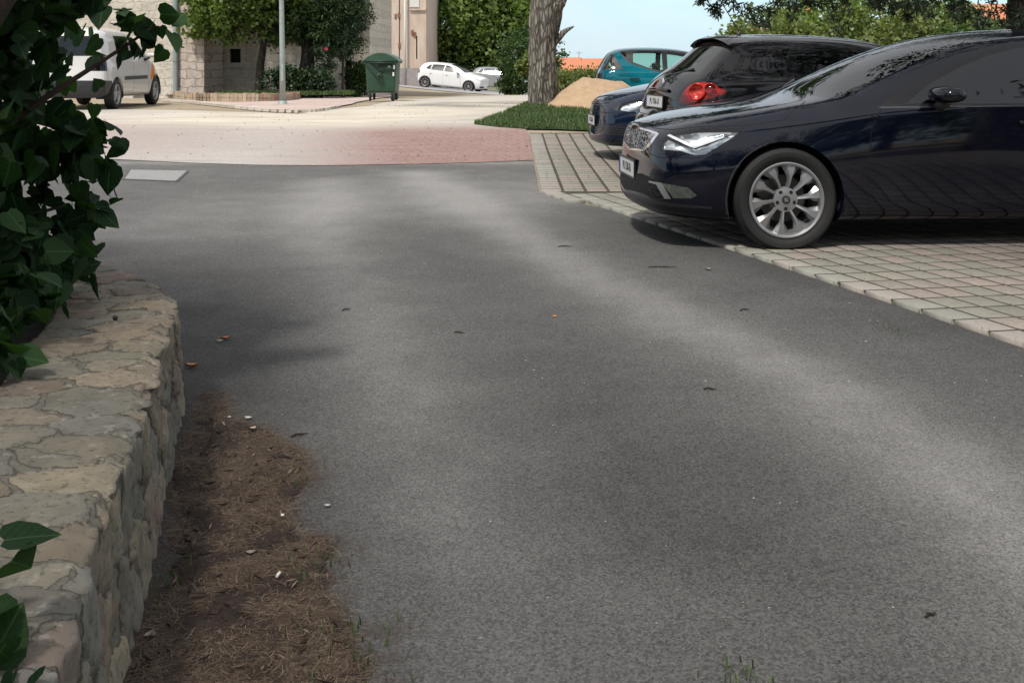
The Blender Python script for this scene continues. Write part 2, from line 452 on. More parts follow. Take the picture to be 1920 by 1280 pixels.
def wheel(parent, x, y, r, w, rr, M, sgn, style='ten', z=None, steer=0):
    """wheel at hub; outer face towards y*; parts tyre, rim, centre cap"""
    o = 1 if y > 0 else -1
    T = Matrix.Translation((x, y, z if z is not None else r)) @ Matrix.Rotation(steer, 4, 'Z') @ Matrix.Diagonal((1, o, 1, 1))
    t = MB(); h = w/2
    prof = [(rr-.004, -h*.75), (rr+.01, -h*.86), (rr+.03, -h*.98), ((rr+r)/2, -h*1.03), (r-.025, -h*.93), (r-.006, -h*.78), (r, -h*.6), (r+.001, -h*.3), (r+.001, h*.3), (r, h*.6), (r-.006, h*.78), (r-.025, h*.93), ((rr+r)/2+.02, h*1.03), ((rr+r)/2, h*1.04), (rr+.03, h*.98), (rr+.012, h*.88), (rr-.004, h*.80), (rr-.008, 0)]
    t.lathe(prof, 64, M=T, close=True)
    for gy in (-.45, -.15, .15, .45):   # tread grooves, dark rings cut as shallow steps
        t.lathe([(r+.0022, h*gy-.004), (r+.0022, h*gy+.004)], 64, 1, M=T)
    wo = empty('wheel', (0, 0, 0)); wo.parent = parent
    to = t.build('tyre', [M['tyre'], M['seam']], wo, smooth=True, auto=40)
    b = MB()
    b.lathe([(rr+.004, h*.86), (rr+.006, h*.93), (rr-.002, h*.95), (rr-.012, h*.9), (rr-.020, h*.70), (rr-.03, h*.2), (rr-.04, -h*.8)], 64, 0, M=T)
    yf = h*.80
    if style == 'ten':
        for k in range(10):
            a0 = 2*math.pi*k/10+.12
            secs = [(.040, -.36, .36, 0), (.075, -.17, .20, .0), (.115, -.105, .125, .006), (.150, -.10, .14, .008), (.180, -.17, .24, .008), (rr-.012, -.20, .33, .002)]
            V = []; F = []
            for rad, al, ar, dp in secs:
                for aa, dd in ((al, -.022), (al+.25*(ar-al), 0), (ar-.3*(ar-al), -.004), (ar, -.028)):
                    an = a0+aa; V.append(T @ Vector((rad*math.cos(an), yf+dp+dd-.012*(rad < .1), rad*math.sin(an))))
            for i in range(len(secs)-1):
                for j in range(3): F.append([i*4+j, i*4+j+1, (i+1)*4+j+1, (i+1)*4+j])
                F.append([i*4+0, (i+1)*4+0, (i+1)*4+3, i*4+3])
            b.add(V, F, 0)
        b.lathe([(0.0, yf-.006), (.035, yf-.006), (.05, yf-.008), (.078, yf-.014), (.082, yf-.04)], 40, 0, M=T)
        for k in range(5):
            a = math.pi/2+2*math.pi*k/5+math.pi/5*1
            b.lathe([(0, .0005), (.0115, .0005), (.0125, -.002), (.0126, -.01)], 14, 1, M=T @ Matrix.Translation((.056*math.cos(a), yf-.008, .056*math.sin(a))))
    else:
        n = {'five': 5, 'seven': 7, 'nine': 9}[style]
        for k in range(n):
            a0 = 2*math.pi*k/n+math.pi/2; hw = 1.35/n
            V = []; F = []
            for rad, a1 in ((.05, hw*1.2), (rr*.55, hw*.55), (rr-.012, hw*.75)):
                for aa, dd in ((-a1, -.02), (-a1*.6, 0), (a1*.6, 0), (a1, -.02)):
                    an = a0+aa; V.append(T @ Vector((rad*math.cos(an), yf+dd, rad*math.sin(an))))
            for i in range(2):
                for j in range(3): F.append([i*4+j, i*4+j+1, (i+1)*4+j+1, (i+1)*4+j])
            b.add(V, F, 0)
        b.lathe([(0, yf+.004), (.03, yf+.002), (.06, yf-.002), (.075, yf-.02)], 24, 0, M=T)
    ro = b.build('rim', [M['alloy'], M['seam']], wo, smooth=True, auto=30)
    d = MB(); d.lathe([(0, yf-.075), (.05, yf-.075), (.052, yf-.09), (.150, yf-.092), (.152, yf-.11), (0, yf-.11)], 40, 0, M=T)
    d.box((-.17, yf-.13, .02), (-.09, yf-.07, .12), 0, T)
    d.build('brake_disc', M['brake'], wo, smooth=True, auto=40)
    c = MB(); c.lathe([(0, yf+.003), (.019, yf+.002), (.022, yf-.001), (.023, yf-.008)], 24, 0, M=T)
    c.lathe([(.021, yf+.0025), (.0255, yf+.001), (.026, yf-.008)], 24, 1, M=T)
    if style == 'ten':
        for q in ((-.011, .006, .003, .010), (-.011, -.010, .003, -.006), (-.003, -.010, .001, .010), (.005, .004, .011, .008), (.004, -.009, .011, -.005), (-.011, -.002, .0, .002)):
            c.box((q[0], yf+.002, q[1]), (q[2], yf+.0045, q[3]), 2, T)
    c.build('centre_cap', [M['capgrey'], M['seam'], M['chrome']], wo, smooth=True, auto=40)
    wl = MB(); rw = r+.055   # wheel housing inside the arch
    V = []; F = []
    for k in range(25):
        a = -.25+(math.pi+.5)*k/24
        for yy in (h*1.0, -h-.12): V.append(Vector((x+rw*math.cos(a), y+o*yy, r+rw*math.sin(a)*.98)))
    F = [[2*i, 2*i+1, 2*i+3, 2*i+2] for i in range(24)]
    F.append([2*i+1 for i in range(25)])
    wl.add(V, F); wl.build('wheel_housing', M['lining'], parent)
    return wo
def text_mesh(body, size, mat, parent, M, name, depth=.0006, align='CENTER', bold=0.0, xs=1.0):
    cu = bpy.data.curves.new('t', 'FONT'); cu.body = body; cu.size = size; cu.extrude = depth; cu.align_x = align; cu.align_y = 'CENTER'; cu.offset = bold; cu.resolution_u = 3
    o = bpy.data.objects.new('t', cu); COL.objects.link(o)
    dg = bpy.context.evaluated_depsgraph_get(); me = bpy.data.meshes.new_from_object(o.evaluated_get(dg))
    bpy.data.objects.remove(o); bpy.data.curves.remove(cu)
    me.transform(M @ Matrix.Diagonal((xs, 1, 1, 1))); me.name = name; me.materials.clear(); me.materials.append(mat)
    n = bpy.data.objects.new(name, me); COL.objects.link(n)
    if parent: n.parent = parent
    return n
def plate(parent, M, txt, mats):
    """M: local frame, x along the plate, y up, z out of the plate"""
    b = MB(); b.box((-.262, -.058, -.006), (.262, .058, 0), 0, M, bev=.002)
    po = b.build('number_plate', mats['platewhite'], parent)
    f = MB()
    for q in ((-.268, -.066, .268, -.054), (-.268, .054, .268, .066), (-.268, -.054, -.259, .054), (.259, -.054, .268, .054)): f.box((q[0], q[1], -.008), (q[2], q[3], .003), 0, M)
    f.box((-.259, -.054, .0002), (-.225, .054, .0010), 1, M)
    f.build('plate_frame', [mats['blackplastic'], mats['plateblue']], po)
    text_mesh(txt, .084, mats['platetext'], po, M @ Matrix.Translation((.012, -.002, .0012)), 'lettering', bold=.0004, xs=.80)
    return po
def cabin(parent, M, x0, x1, hw, zf=.32, seatx=None, right=True, rear=True, dash=True, top=1.0):
    """seats, dashboard, wheel so that see-through windows show a real inside"""
    b = MB(); b.box((x0, -hw, zf-.02), (x1, hw, zf), 0)
    b.build('cabin_floor', M['lining'], parent)
    rows = [seatx if seatx is not None else x0+1.05]
    if rear: rows.append(rows[0]+.85)
    for i, sx in enumerate(rows):
        for sy in ((-.37, .37) if True else ()):
            q = MB(); q.box((sx-.45, sy-.24, zf+.02), (sx+.05, sy+.24, zf+.2), 0, bev=.05)
            q.box((0, sy-.24, 0), (.12, sy+.24, .55), 0, Matrix.Translation((sx, 0, zf+.14)) @ Matrix.Rotation(R(12), 4, 'Y'), bev=.05)
            q.box((.02, sy-.12, .56), (.10, sy+.12, .75), 0, Matrix.Translation((sx+.03, 0, zf+.14)) @ Matrix.Rotation(R(12), 4, 'Y'), bev=.035)
            q.build('seat', M['seat'], parent, auto=40)
    if dash:
        q = MB(); q.box((x0, -hw+.02, zf+.25), (x0+.42, hw-.02, top-.16), 0, bev=.06); q.build('dashboard', M['lining'], parent, auto=40)
        T = Matrix.Translation((x0+.62, .36, top-.22)) @ Matrix.Rotation(R(-65), 4, 'Y')
        q = MB(); n = 28; V = []; F = []
        for k in range(n):
            for j in range(6):
                a = 2*math.pi*k/n; c = 2*math.pi*j/6; rr = .18+.014*math.cos(c); V.append(T @ Vector((rr*math.cos(a), rr*math.sin(a), .014*math.sin(c))))
        for k in range(n):
            for j in range(6): F.append([k*6+j, k*6+(j+1) % 6, ((k+1) % n)*6+(j+1) % 6, ((k+1) % n)*6+j])
        q.add(V, F); q.box((-.02, -.17, -.01), (.02, .17, .01), 0, T); q.build('steering_wheel', M['lining'], parent, smooth=True)
def mirror_cap(parent, M, x, y, z, sgn, mats, s=1.0):
    """door mirror: rounded shell with stalk; y outward"""
    bm = bmesh.new(); bmesh.ops.create_uvsphere(bm, u_segments=20, v_segments=12, radius=1)
    for v in bm.verts:
        c = v.co; x_, y_, z_ = c.x*1.25, c.y, c.z*.62
        pw = lambda t, p: math.copysign(abs(t)**p, t)
        v.co = Vector((pw(x_, .8)*.085*s-(0 if x_ < 0 else .02*s), pw(y_, .7)*.125*s, pw(z_, .75)*.075*s*(1-.12*y_*sgn)))
        if v.co.x > .075*s: v.co.x = .075*s
        v.co += Vector((x+.02*y_*sgn, y, z))
    V = [v.co.copy() for v in bm.verts]; F = [[v.index for v in f.verts] for f in bm.faces]; bm.free()
    q = MB(); q.add(V, F, 0)
    mo = q.build('door_mirror', [mats['body']], parent, smooth=True)
    st = MB(); st.tube([(x+.01, y-sgn*.05, z-.045*s), (x+.0, y-sgn*.11, z-.075*s), (x-.03, y-sgn*.17, z-.10*s)], [.035*s, .03*s, .04*s], 10); st.build('mirror_stalk', mats['blackplastic'], mo, smooth=True)
    return mo
# ------------------------------------------------------------------ shared car materials
CM = dict(tyre=simple('tyre_rubber', (.012, .012, .0125), .75, scale=60, var=.3), seam=simple('panel_gap', (.004, .004, .005), .8),
  alloy=simple('alloy', (.36, .36, .37), .38, .75, scale=8), brake=simple('brake', (.10, .095, .09), .5, .6), capgrey=simple('cap_grey', (.05, .05, .055), .35),
  chrome=simple('chrome', (.75, .75, .76), .12, 1.0, var=.03), blackplastic=simple('black_plastic', (.018, .018, .019), .45), lining=simple('cabin_lining', (.018, .018, .020), .85),
  seat=simple('seat_cloth', (.03, .03, .035), .9, scale=200), platewhite=simple('plate_white', (.50, .51, .50), .4, var=.03), plateblue=simple('plate_blue', (.02, .06, .3), .4),
  platetext=simple('plate_text', (.02, .02, .02), .5))
GL_DARK = glass_mat('tinted_glass', (.16, .20, .185), 1.75)
GL_MID = glass_mat('clear_glass', (.55, .68, .62), 1.6)
GL_LAMP = glass_mat('lamp_glass', (.85, .88, .9), 1.6)
def merged(base, **kw):
    d = dict(CM); d.update(base); d.update(kw); return d
def circle(x, z, r, n=24, a0=0, a1=2*math.pi): return [(x+r*math.cos(a0+(a1-a0)*k/n), z+r*math.sin(a0+(a1-a0)*k/n)) for k in range(n)]
# ------------------------------------------------------------------ dark blue hatchback in the foreground (x = metres behind the front hub)
P = dict(
 zb=[(-.7, .20), (-.4, .17), (0, .16), (2.7, .16), (3.1, .22), (3.3, .3)], wb=[(-.7, .62), (-.4, .80), (0, .85), (2.6, .85), (3.1, .78), (3.3, .66)],
 zm=[(-.7, .46), (0, .52), (2.6, .55), (3.3, .58)], wm=[(-.7, .72), (-.55, .81), (-.35, .865), (0, .90), (1.3, .885), (2.6, .90), (3, .86), (3.3, .74)],
 ws=[(-.7, .68), (-.55, .755), (-.35, .82), (0, .865), (.6, .875), (2.6, .875), (3, .83), (3.3, .72)],
 zs=[(-.7, .645), (-.55, .70), (-.35, .745), (0, .79), (.3, .83), (.6, .875), (1.2, .92), (2, .945), (2.6, .97), (3, .98), (3.3, .9)],
 wg=[(-.7, .61), (-.55, .69), (-.35, .75), (0, .79), (.4, .815), (.6, .835), (1.2, .845), (2.6, .84), (3, .79), (3.3, .68)],
 zg=[(-.7, .68), (-.55, .75), (-.35, .80), (0, .865), (.3, .90), (.6, .925), (1.2, .965), (2, .985), (2.6, 1.01), (3, 1.02), (3.3, .93)],
 wre=[(-.7, .50), (-.55, .56), (-.35, .62), (0, .68), (.3, .73), (.5, .755), (.7, .73), (1.0, .67), (1.3, .62), (1.6, .59), (2.4, .57), (2.8, .555), (3, .56), (3.3, .58)],
 zre=[(-.7, .715), (-.55, .795), (-.35, .85), (0, .915), (.3, .95), (.5, .985), (.7, 1.075), (1.0, 1.205), (1.3, 1.31), (1.6, 1.365), (2.4, 1.38), (2.8, 1.33), (3, 1.2), (3.3, .95)],
 zt=[(-.7, .75), (-.55, .82), (-.35, .875), (0, .94), (.25, .972), (.36, .99), (.7, 1.165), (1.0, 1.305), (1.3, 1.40), (1.6, 1.44), (2, 1.458), (2.4, 1.445), (2.8, 1.40), (3, 1.27), (3.2, 1.0), (3.3, .95)],
 bow=[(-.7, .10), (-.55, .06), (-.3, .02), (0, .0), (.15, .06), (.34, .15), (.7, .11), (1.2, .06), (1.6, .02), (2, 0), (2.7, -.03), (3, -.1), (3.3, -.08)])
F_ = [(.20, .62, -.76, .21, -.86), (.28, .72, -.81, .27, -.92), (.44, .75, -.80, .44, -.87), (.57, .745, -.80, .57, -.865), (.655, .68, -.79, .67, -.855), (.70, .61, -.785, .725, -.845), (.725, .54, -.78, .75, -.835), (.745, .47, -.775, .772, -.82)]
R_ = [(.30, .60, 3.22, .28, 3.33), (.38, .68, 3.26, .36, 3.38), (.55, .70, 3.27, .55, 3.40), (.70, .69, 3.26, .72, 3.38), (.85, .66, 3.22, .86, 3.34), (.92, .62, 3.2, .93, 3.32), (.95, .58, 3.18, .97, 3.3), (.98, .55, 3.16, 1.0, 3.28)]
P = {k: [(x*1.13 if x < 0 else x, v-(.012 if k == 'zt' and x > 1.2 else 0)) for x, v in t] for k, t in P.items()}
XS = [-.66, -.47, -.25, 0, .2, .38, .52, .7, .9, 1.15, 1.4, 1.7, 2.1, 2.5, 2.8, 2.95, 3.1]

def warp(P, xm, zs=1.0, ws=1.0, dz=0.0):
    f = lambda x: float(np.interp(x, [a for a, b in xm], [b for a, b in xm]))
    out = {}
    for k, t in P.items():
        m = 1 if k == 'bow' else (zs if k[0] == 'z' else ws)
        out[k] = [(f(x), v*m+(dz if k[0] == 'z' and k != 'zb' else 0)) for x, v in t]
    return out
def warpe(E, f, zs=1.0, ws=1.0): return [(a*zs, b*ws, f(c), d*zs, f(e)) for a, b, c, d, e in E]
def reflector(c, out, key, mat, off=-.035):
    """lamp bowl a few centimetres behind the lens"""
    for (k, sg), o in [(k, o) for k, o in out.items() if isinstance(k, tuple) and k[0] == key]:
        me = o.data; V = [v.co+v.normal*off for v in me.vertices]
        F = [list(p.vertices) for p in me.polygons]
        mobj('reflector', V, F, mat, o, smooth=True)
def honeycomb(name, col, sc):
    t = NT(name); v = t.map(t.co(), rot=(0, R(90), 0), scale=(1, 1, 1)); d = t.vor(t.map(t.co(), scale=(.2, 1, 1.6)), sc, 'DISTANCE_TO_EDGE')
    f = t.ramp(d, [(.08, 1), (.17, 0)]); t.set(col=t.mix(f, (.002, .002, .002), col), rough=.6, spec=.15, nrm=t.bump(f, 1, .01)); return t.m
def lamp_bowl(name, a, b, sc=18, rot=0.5):
    t = NT(name); v = t.map(t.co(), rot=(0, rot, 0), scale=(1, 1, 2.6)); n = t.vor(v, sc, 'F1', 'Color'); w = t.noise(v, sc*.5, 2)
    f = t.math('ADD', t.math('MULTIPLY', n, .7), t.math('MULTIPLY', w, .5))
    t.set(col=t.ramp(f, [(.35, a), (.75, b)]), rough=.18, metal=.45, nrm=t.bump(n, .6, .01)); return t.m
HEX = honeycomb('grille_mesh', (.20, .20, .21), 24)
HEXD = honeycomb('lower_mesh', (.014, .014, .015), 40)
BOWL = lamp_bowl('lamp_bowl', (.16, .17, .18), (.88, .9, .92))
REDBOWL = lamp_bowl('red_bowl', (.40, .04, .04), (.95, .45, .40), 12)
REDRING = lamp_bowl('red_ring', (.45, .015, .015), (.80, .10, .08), 12)
REDGLASS = glass_mat('red_lamp_glass', (.95, .05, .06), 1.6)
AMBER = simple('amber_lamp', (.7, .22, .03), .2)
def leon():
    yaw = R(3.5)
    hub = Vector((1.735, 7.22, 0)); d = Vector((-math.sin(yaw), math.cos(yaw), 0))
    loc = hub+d*.88                        # car centre line behind the near wheel face
    body = paint_mat('navy_paint', (.0017, .0026, .0085), rough=.25, dust=.02)
    bm = shell(P, XS, F_, R_, -1, 3, crease=((6, -.6, 3.3, .85), (9, .4, 3, .45), (3, .5, 2.2, .6)))
    c = Car('parked_car', tuple(loc), yaw, -1, bm, 'dark navy blue hatchback with silver ten spoke wheel, nearest of the parked cars', 'car', 'cars in the paved parking bays')
    fog = simple('fog_dark', (.07, .08, .07), .15, var=.4, scale=50)
    mats = merged(dict(body=body, windshield=GL_DARK, door_window=GL_DARK, rear_door_window=GL_DARK, rear_window=GL_DARK, headlight=GL_LAMP, lamp_strip=simple('lamp_strip', (.7, .71, .73), .12, .4),
        trim=CM['blackplastic'], grille=HEX, grille_frame=CM['chrome'], lower_grille=HEXD, front_lip=CM['blackplastic'], fog_lamp=fog, fog_frame=simple('grey_trim', (.16, .16, .165), .3), pillar_trim=simple('gloss_trim', (.006, .006, .007), .35), belt_strip=simple('belt_strip', (.12, .12, .125), .25, .6)))
    c.yzcut([(0, 1.0), (.725, .965), (.70, 1.05), (.55, 1.40), (0, 1.432)], 'windshield', nx=-1, xr=(.15, 1.5))
    c.yzcut([(0, .98), (.62, .98), (.50, 1.33), (0, 1.36)], 'rear_window', nx=1, xr=(2.7, 3.5))
    c.xzcut([(.62, .915), (.66, .955), (.95, 1.09), (1.2, 1.20), (1.42, 1.28), (1.62, 1.325), (2.2, 1.34), (2.58, 1.285), (2.78, 1.12), (2.80, 1.0), (1.7, .925)], 'pillar_trim')
    c.xzcut([(.78, .935), (.97, 1.06), (1.2, 1.165), (1.42, 1.245), (1.62, 1.29), (1.68, 1.295), (1.66, .938)], 'door_window', over=('pillar_trim',))
    c.xzcut([(1.74, .942), (1.76, 1.30), (2.2, 1.315), (2.55, 1.26), (2.72, 1.12), (2.74, 1.01)], 'rear_door_window', over=('pillar_trim',))
    c.xzcut([(.62, .908), (.60, .915), (1.7, .928), (2.80, 1.004), (2.80, .996), (1.7, .918)], 'belt_strip', over=('pillar_trim', 'body'))
    c.pcut([(1236, 287), (1240, 262), (1262, 247), (1310, 241), (1395, 240), (1374, 258), (1345, 276), (1322, 290), (1302, 291), (1275, 283), (1252, 281), (1240, 281)], 'headlight')
    c.pcut([(1250, 254), (1256, 252), (1301, 273), (1356, 255), (1358, 258), (1303, 278), (1295, 276)], 'lamp_strip', over=('headlight',), m=4)
    c.seam([(1160, 225), (1208, 234), (1229, 241), (1262, 244), (1310, 238), (1400, 237), (1470, 226), (1510, 190)], w=1.6)
    c.seam([(1218, 288), (1236, 296), (1310, 297), (1352, 276)], w=1.2)
    c.pcut([(1140, 279), (1196, 282), (1206, 284), (1217, 275), (1235, 251), (1232, 248), (1206, 240), (1140, 236)], 'grille_frame')
    c.pcut([(1140, 276), (1194, 279), (1205, 280), (1213, 272), (1229, 252), (1206, 243), (1140, 240)], 'grille', over=('grille_frame',))
    c.pcut([(1140, 326), (1204, 325), (1234, 340), (1256, 376), (1226, 372), (1196, 360), (1140, 348)], 'lower_grille')
    c.pcut([(1216, 339), (1240, 343), (1258, 373), (1246, 373), (1230, 346), (1216, 342)], 'fog_frame', over=('lower_grille', 'body'))
    c.pcut([(1237, 343), (1262, 347), (1290, 352), (1307, 367), (1296, 372), (1262, 372), (1256, 362)], 'fog_lamp')
    c.pcut([(1130, 352), (1196, 364), (1226, 376), (1256, 381), (1335, 388), (1335, 392), (1256, 388), (1222, 383), (1192, 371), (1130, 358)], 'front_lip')
    c.seam([(1590, 402), (1760, 405), (1925, 407)], w=1.1)
    c.seam([(1628, 402), (1629, 330), (1631, 285), (1634, 245), (1644, 222), (1652, 205)], w=1.4)
    c.arch(0, .368, .33, .11); c.arch(2.636, .368, .33, .11)
    xp, xb = c.surf(0, .485), c.surf(0, .66)
    out = c.finish(mats, lining=('body', 'pillar_trim'), lin_z=.55)
    reflector(c, out, 'headlight', BOWL)
    r = c.root
    for x in (0, 2.636):
        for sg in (-1, 1): wheel(r, x, sg*.785, .33, .205, .235, CM, sg, 'ten')
    cabin(r, CM, .62, 2.9, .72, seatx=1.75, top=.98)
    mirror_cap(r, None, 1.0, -.985, .995, -1, mats); mirror_cap(r, None, 1.0, .985, .995, 1, mats)
    plate(r, Matrix.Translation((xp-.014, 0, .468)) @ Matrix.Rotation(R(-88), 4, 'Z') @ Matrix.Rotation(R(90), 4, 'X'), 'PU 538-IU', mats)
    # grille emblem, wipers, shut handle
    b = MB()
    T = Matrix.Translation((xb-.006, 0, .66)) @ Matrix.Rotation(R(-10), 4, 'Y')
    for q in ((-.038, .012, -.012, .030), (-.038, -.030, -.012, -.012), (-.005, -.030, .008, .030), (.014, .012, .038, .026), (.014, -.030, .038, -.014), (-.038, -.006, 0, .006)):
        b.box((-.012, q[0], q[1]), (0, q[2], q[3]), 0, T)
    b.build('badge', CM['chrome'], r)
    b = MB(); b.tube([(.30, -.45, 1.0), (.40, -.2, 1.035), (.50, .25, 1.085)], .008, 6); b.build('wiper', CM['blackplastic'], r)
    b = MB(); b.tube([(.26, .10, 1.0), (.36, .3, 1.03), (.50, .58, 1.06)], .008, 6); b.build('wiper', CM['blackplastic'], r)
    b = MB(); b.box((1.50, -.905, .80), (1.70, -.875, .83), 0, bev=.012); b.build('door_handle', body, r, auto=40)
    return c, out, mats
# ------------------------------------------------------------------ the other parked cars
def car_auris():
    """black hatchback reversed into the next bay: its rear faces the road"""
    xm = [(-1, -.95), (0, 0), (.36, .30), (1.35, 1.05), (2.8, 2.72), (3.0, 2.84), (3.4, 3.30)]
    Q = warp(P, xm, 1.0, .985)
    Q['zt'] = [(-.7, .79), (-.35, .93), (0, .99), (.3, 1.03), (.7, 1.25), (1.05, 1.40), (1.5, 1.455), (2.1, 1.475), (2.45, 1.455), (2.56, 1.43), (2.62, 1.41), (2.76, 1.27), (2.98, 1.07), (3.15, .99)]
    Q['zre'] = [(-.7, .74), (-.35, .88), (0, .95), (.3, 1.0), (.7, 1.18), (1.05, 1.33), (1.5, 1.39), (2.1, 1.41), (2.45, 1.385), (2.56, 1.36), (2.62, 1.34), (2.76, 1.20), (2.98, 1.03), (3.15, .95)]
    Q['zs'] = [(-.7, .68), (0, .82), (.6, .91), (1.2, .95), (2.2, 1.0), (2.8, 1.0), (3.15, .93)]; Q['zg'] = [(-.7, .70), (0, .88), (.6, .96), (1.2, 1.0), (2.2, 1.05), (2.8, 1.06), (3.15, .95)]
    Q['wre'] = [(-.7, .5), (0, .66), (.3, .72), (.7, .64), (1.05, .60), (2.1, .58), (2.7, .56), (2.86, .58), (3.02, .62), (3.15, .66)]
    Q['wg'] = [(-.7, .6), (0, .78), (.6, .82), (2.2, .80), (2.7, .75), (2.9, .72), (3.15, .70)]; Q['ws'] = [(-.7, .66), (0, .84), (.6, .86), (2.4, .865), (2.9, .82), (3.15, .74)]
    Q['wm'] = [(-.7, .72), (0, .88), (2.6, .885), (2.9, .86), (3.15, .80)]; Q['bow'] = [(0, 0), (.3, .1), (1.2, .04), (1.6, 0), (2.6, -.02), (2.76, -.05), (3.02, -.10), (3.15, -.08)]
    Q['wb'] = [(-.7, .6), (0, .84), (2.6, .84), (3.15, .74)]; Q['zb'] = [(-.7, .2), (0, .16), (2.7, .18), (3.15, .26)]
    f = lambda x: float(np.interp(x, [a for a, b in xm], [b for a, b in xm]))
    fr = warpe(F_, f, 1.03, .98)
    rr = [(.27, .66, 3.20, .25, 3.31), (.38, .74, 3.22, .36, 3.35), (.56, .77, 3.22, .56, 3.36), (.66, .75, 3.20, .665, 3.33), (.71, .73, 3.16, .72, 3.22), (.80, .71, 3.15, .82, 3.23), (.88, .69, 3.12, .90, 3.21), (.93, .66, 3.10, .965, 3.16)]
    xs = [-.58, -.42, -.2, 0, .3, .5, .7, .9, 1.1, 1.4, 1.8, 2.2, 2.45, 2.56, 2.64, 2.75, 2.88, 3.01]
    bm = shell(Q, xs, fr, rr, 1, 3, crease=((6, 0, 3.3, .3),))
    body = paint_mat('black_paint', (.0028, .0028, .0036), rough=.25, dust=.025)
    Zc = 11.25; rearX = (1205-960)/FPX*Zc
    c = Car('parked_car', (rearX+3.35*math.cos(R(11)), Zc+3.35*math.sin(R(11)), 0), R(180+11), 1, bm, 'black hatchback with large round red tail lamp, showing its rear behind the navy car', 'car', 'cars in the paved parking bays')
    mats = merged(dict(body=body, windshield=GL_DARK, door_window=GL_MID, quarter_window=GL_MID, rear_window=glass_mat('rear_tint', (.05, .06, .07), 2.1), taillight=REDGLASS, bumper=body, pillar_trim=simple('gloss_trim2', (.006, .006, .007), .15), headlight=GL_LAMP))
    c.yzcut([(0, 1.06), (.64, 1.03), (.52, 1.36), (0, 1.395)], 'windshield', nx=-1, xr=(.15, 1.4))
    c.pcut([(1248, 139), (1285, 95), (1296, 83), (1362, 84), (1348, 100), (1311, 138), (1290, 140)], 'rear_window')
    c.pcut([(1268, 189), (1271, 180), (1276, 172), (1284, 161), (1293, 154), (1304, 150), (1317, 149), (1330, 151), (1341, 156), (1354, 163), (1368, 171), (1358, 177), (1340, 183), (1312, 190), (1292, 195), (1276, 194)], 'taillight')
    c.pcut([(1434, 143), (1440, 125), (1453, 99), (1466, 92), (1479, 90), (1477, 122), (1470, 146)], 'quarter_window')
    c.pcut([(1490, 147), (1492, 93), (1560, 86), (1620, 86), (1680, 92), (1760, 120), (1820, 150), (1700, 152)], 'door_window')
    c.seam([(1180, 203), (1210, 214), (1245, 218), (1290, 212), (1340, 196)], w=1.3)
    c.seam([(1196, 176), (1208, 166), (1240, 164)], w=.9)
    c.arch(0, .37, .32, .1); c.arch(2.6, .37, .32, .1)
    xp, xb, xh = c.surf(0, .80, 1), c.surf(0, .99, 1), c.surf(0, .91, 1)
    out = c.finish(mats, lining=('body',), lin_z=.6); r = c.root
    reflector(c, out, 'taillight', REDBOWL, -.03)
    for x in (0, 2.6):
        for sg in (-1, 1): wheel(r, x, sg*.77, .32, .205, .215, CM, sg, 'seven')
    cabin(r, CM, .5, 2.8, .7, seatx=1.6, top=1.02)
    plate(r, Matrix.Translation((xp+.016, .0, .80)) @ Matrix.Rotation(R(90), 4, 'Z') @ Matrix.Rotation(R(87), 4, 'X'), 'PU 706-UI', mats)
    b = MB(); V = []; F = []
    for k in range(13):
        yy = -.53+1.06*k/12; zz = 1.437-.075*abs(yy/.53)**2.6; xx = 2.70-.03*(yy/.53)**2
        V += [(2.46, yy, zz+.014), (xx-.04, yy, zz+.002), (xx, yy, zz-.016), (xx-.03, yy, zz-.034), (2.50, yy, zz-.04)]
    for k in range(12):
        for j in range(4): F.append([k*5+j, k*5+j+1, (k+1)*5+j+1, (k+1)*5+j])
    b.add(V, F+[[0, 4, 3, 2, 1], [60, 61, 62, 63, 64]]); b.build('roof_spoiler', body, r, smooth=True, auto=50)
    T = c.Mi
    lo = out[('taillight', 1)]
    for px_, py_, ra in ((1306, 172, .078), (1332, 168, .060)):
        h = c.dirl(px_, py_); t_ = (.80-c.C.y)/h.y; p = c.C+h*t_
        b = MB(); b.lathe([(ra, .0), (ra*.93, .012), (ra*.84, .0), (ra*.5, -.018), (0, -.022)], 28, 0, Matrix.Translation(p) @ Matrix.Rotation(R(-32), 4, 'Z')); b.build('lamp_ring', REDRING, lo, smooth=True)
    b = MB(); b.tube([(3.07, -.02, 1.04), (3.09, -.02, 1.06)], .03, 12); b.tube([(3.08, -.02, 1.055), (3.03, .20, 1.085), (2.97, .40, 1.12)], .011, 6); b.build('rear_wiper', CM['blackplastic'], r)
    b = MB(); b.tube([(2.36, 0, 1.455), (2.33, 0, 1.49)], [.022, .012], 10); b.tube([(2.34, 0, 1.48), (2.545, 0, 1.80)], [.0065, .004], 6); b.build('antenna', CM['blackplastic'], r)
    b = MB(); b.lathe([(0, .004), (.034, .003), (.040, -.004)], 24, 0, Matrix.Translation((xb+.006, 0, .99)) @ Matrix.Rotation(R(-90), 4, 'Z') @ Matrix.Rotation(0, 4, 'X')); b.build('badge', CM['chrome'], r, smooth=True)
    b = MB(); b.box((xh-.02, -.30, .895), (xh+.012, .30, .93), 0, bev=.012); b.build('hatch_trim', body, r, auto=40)
    mirror_cap(r, None, .72, .95, 1.0, 1, mats); mirror_cap(r, None, .72, -.95, 1.0, -1, mats)
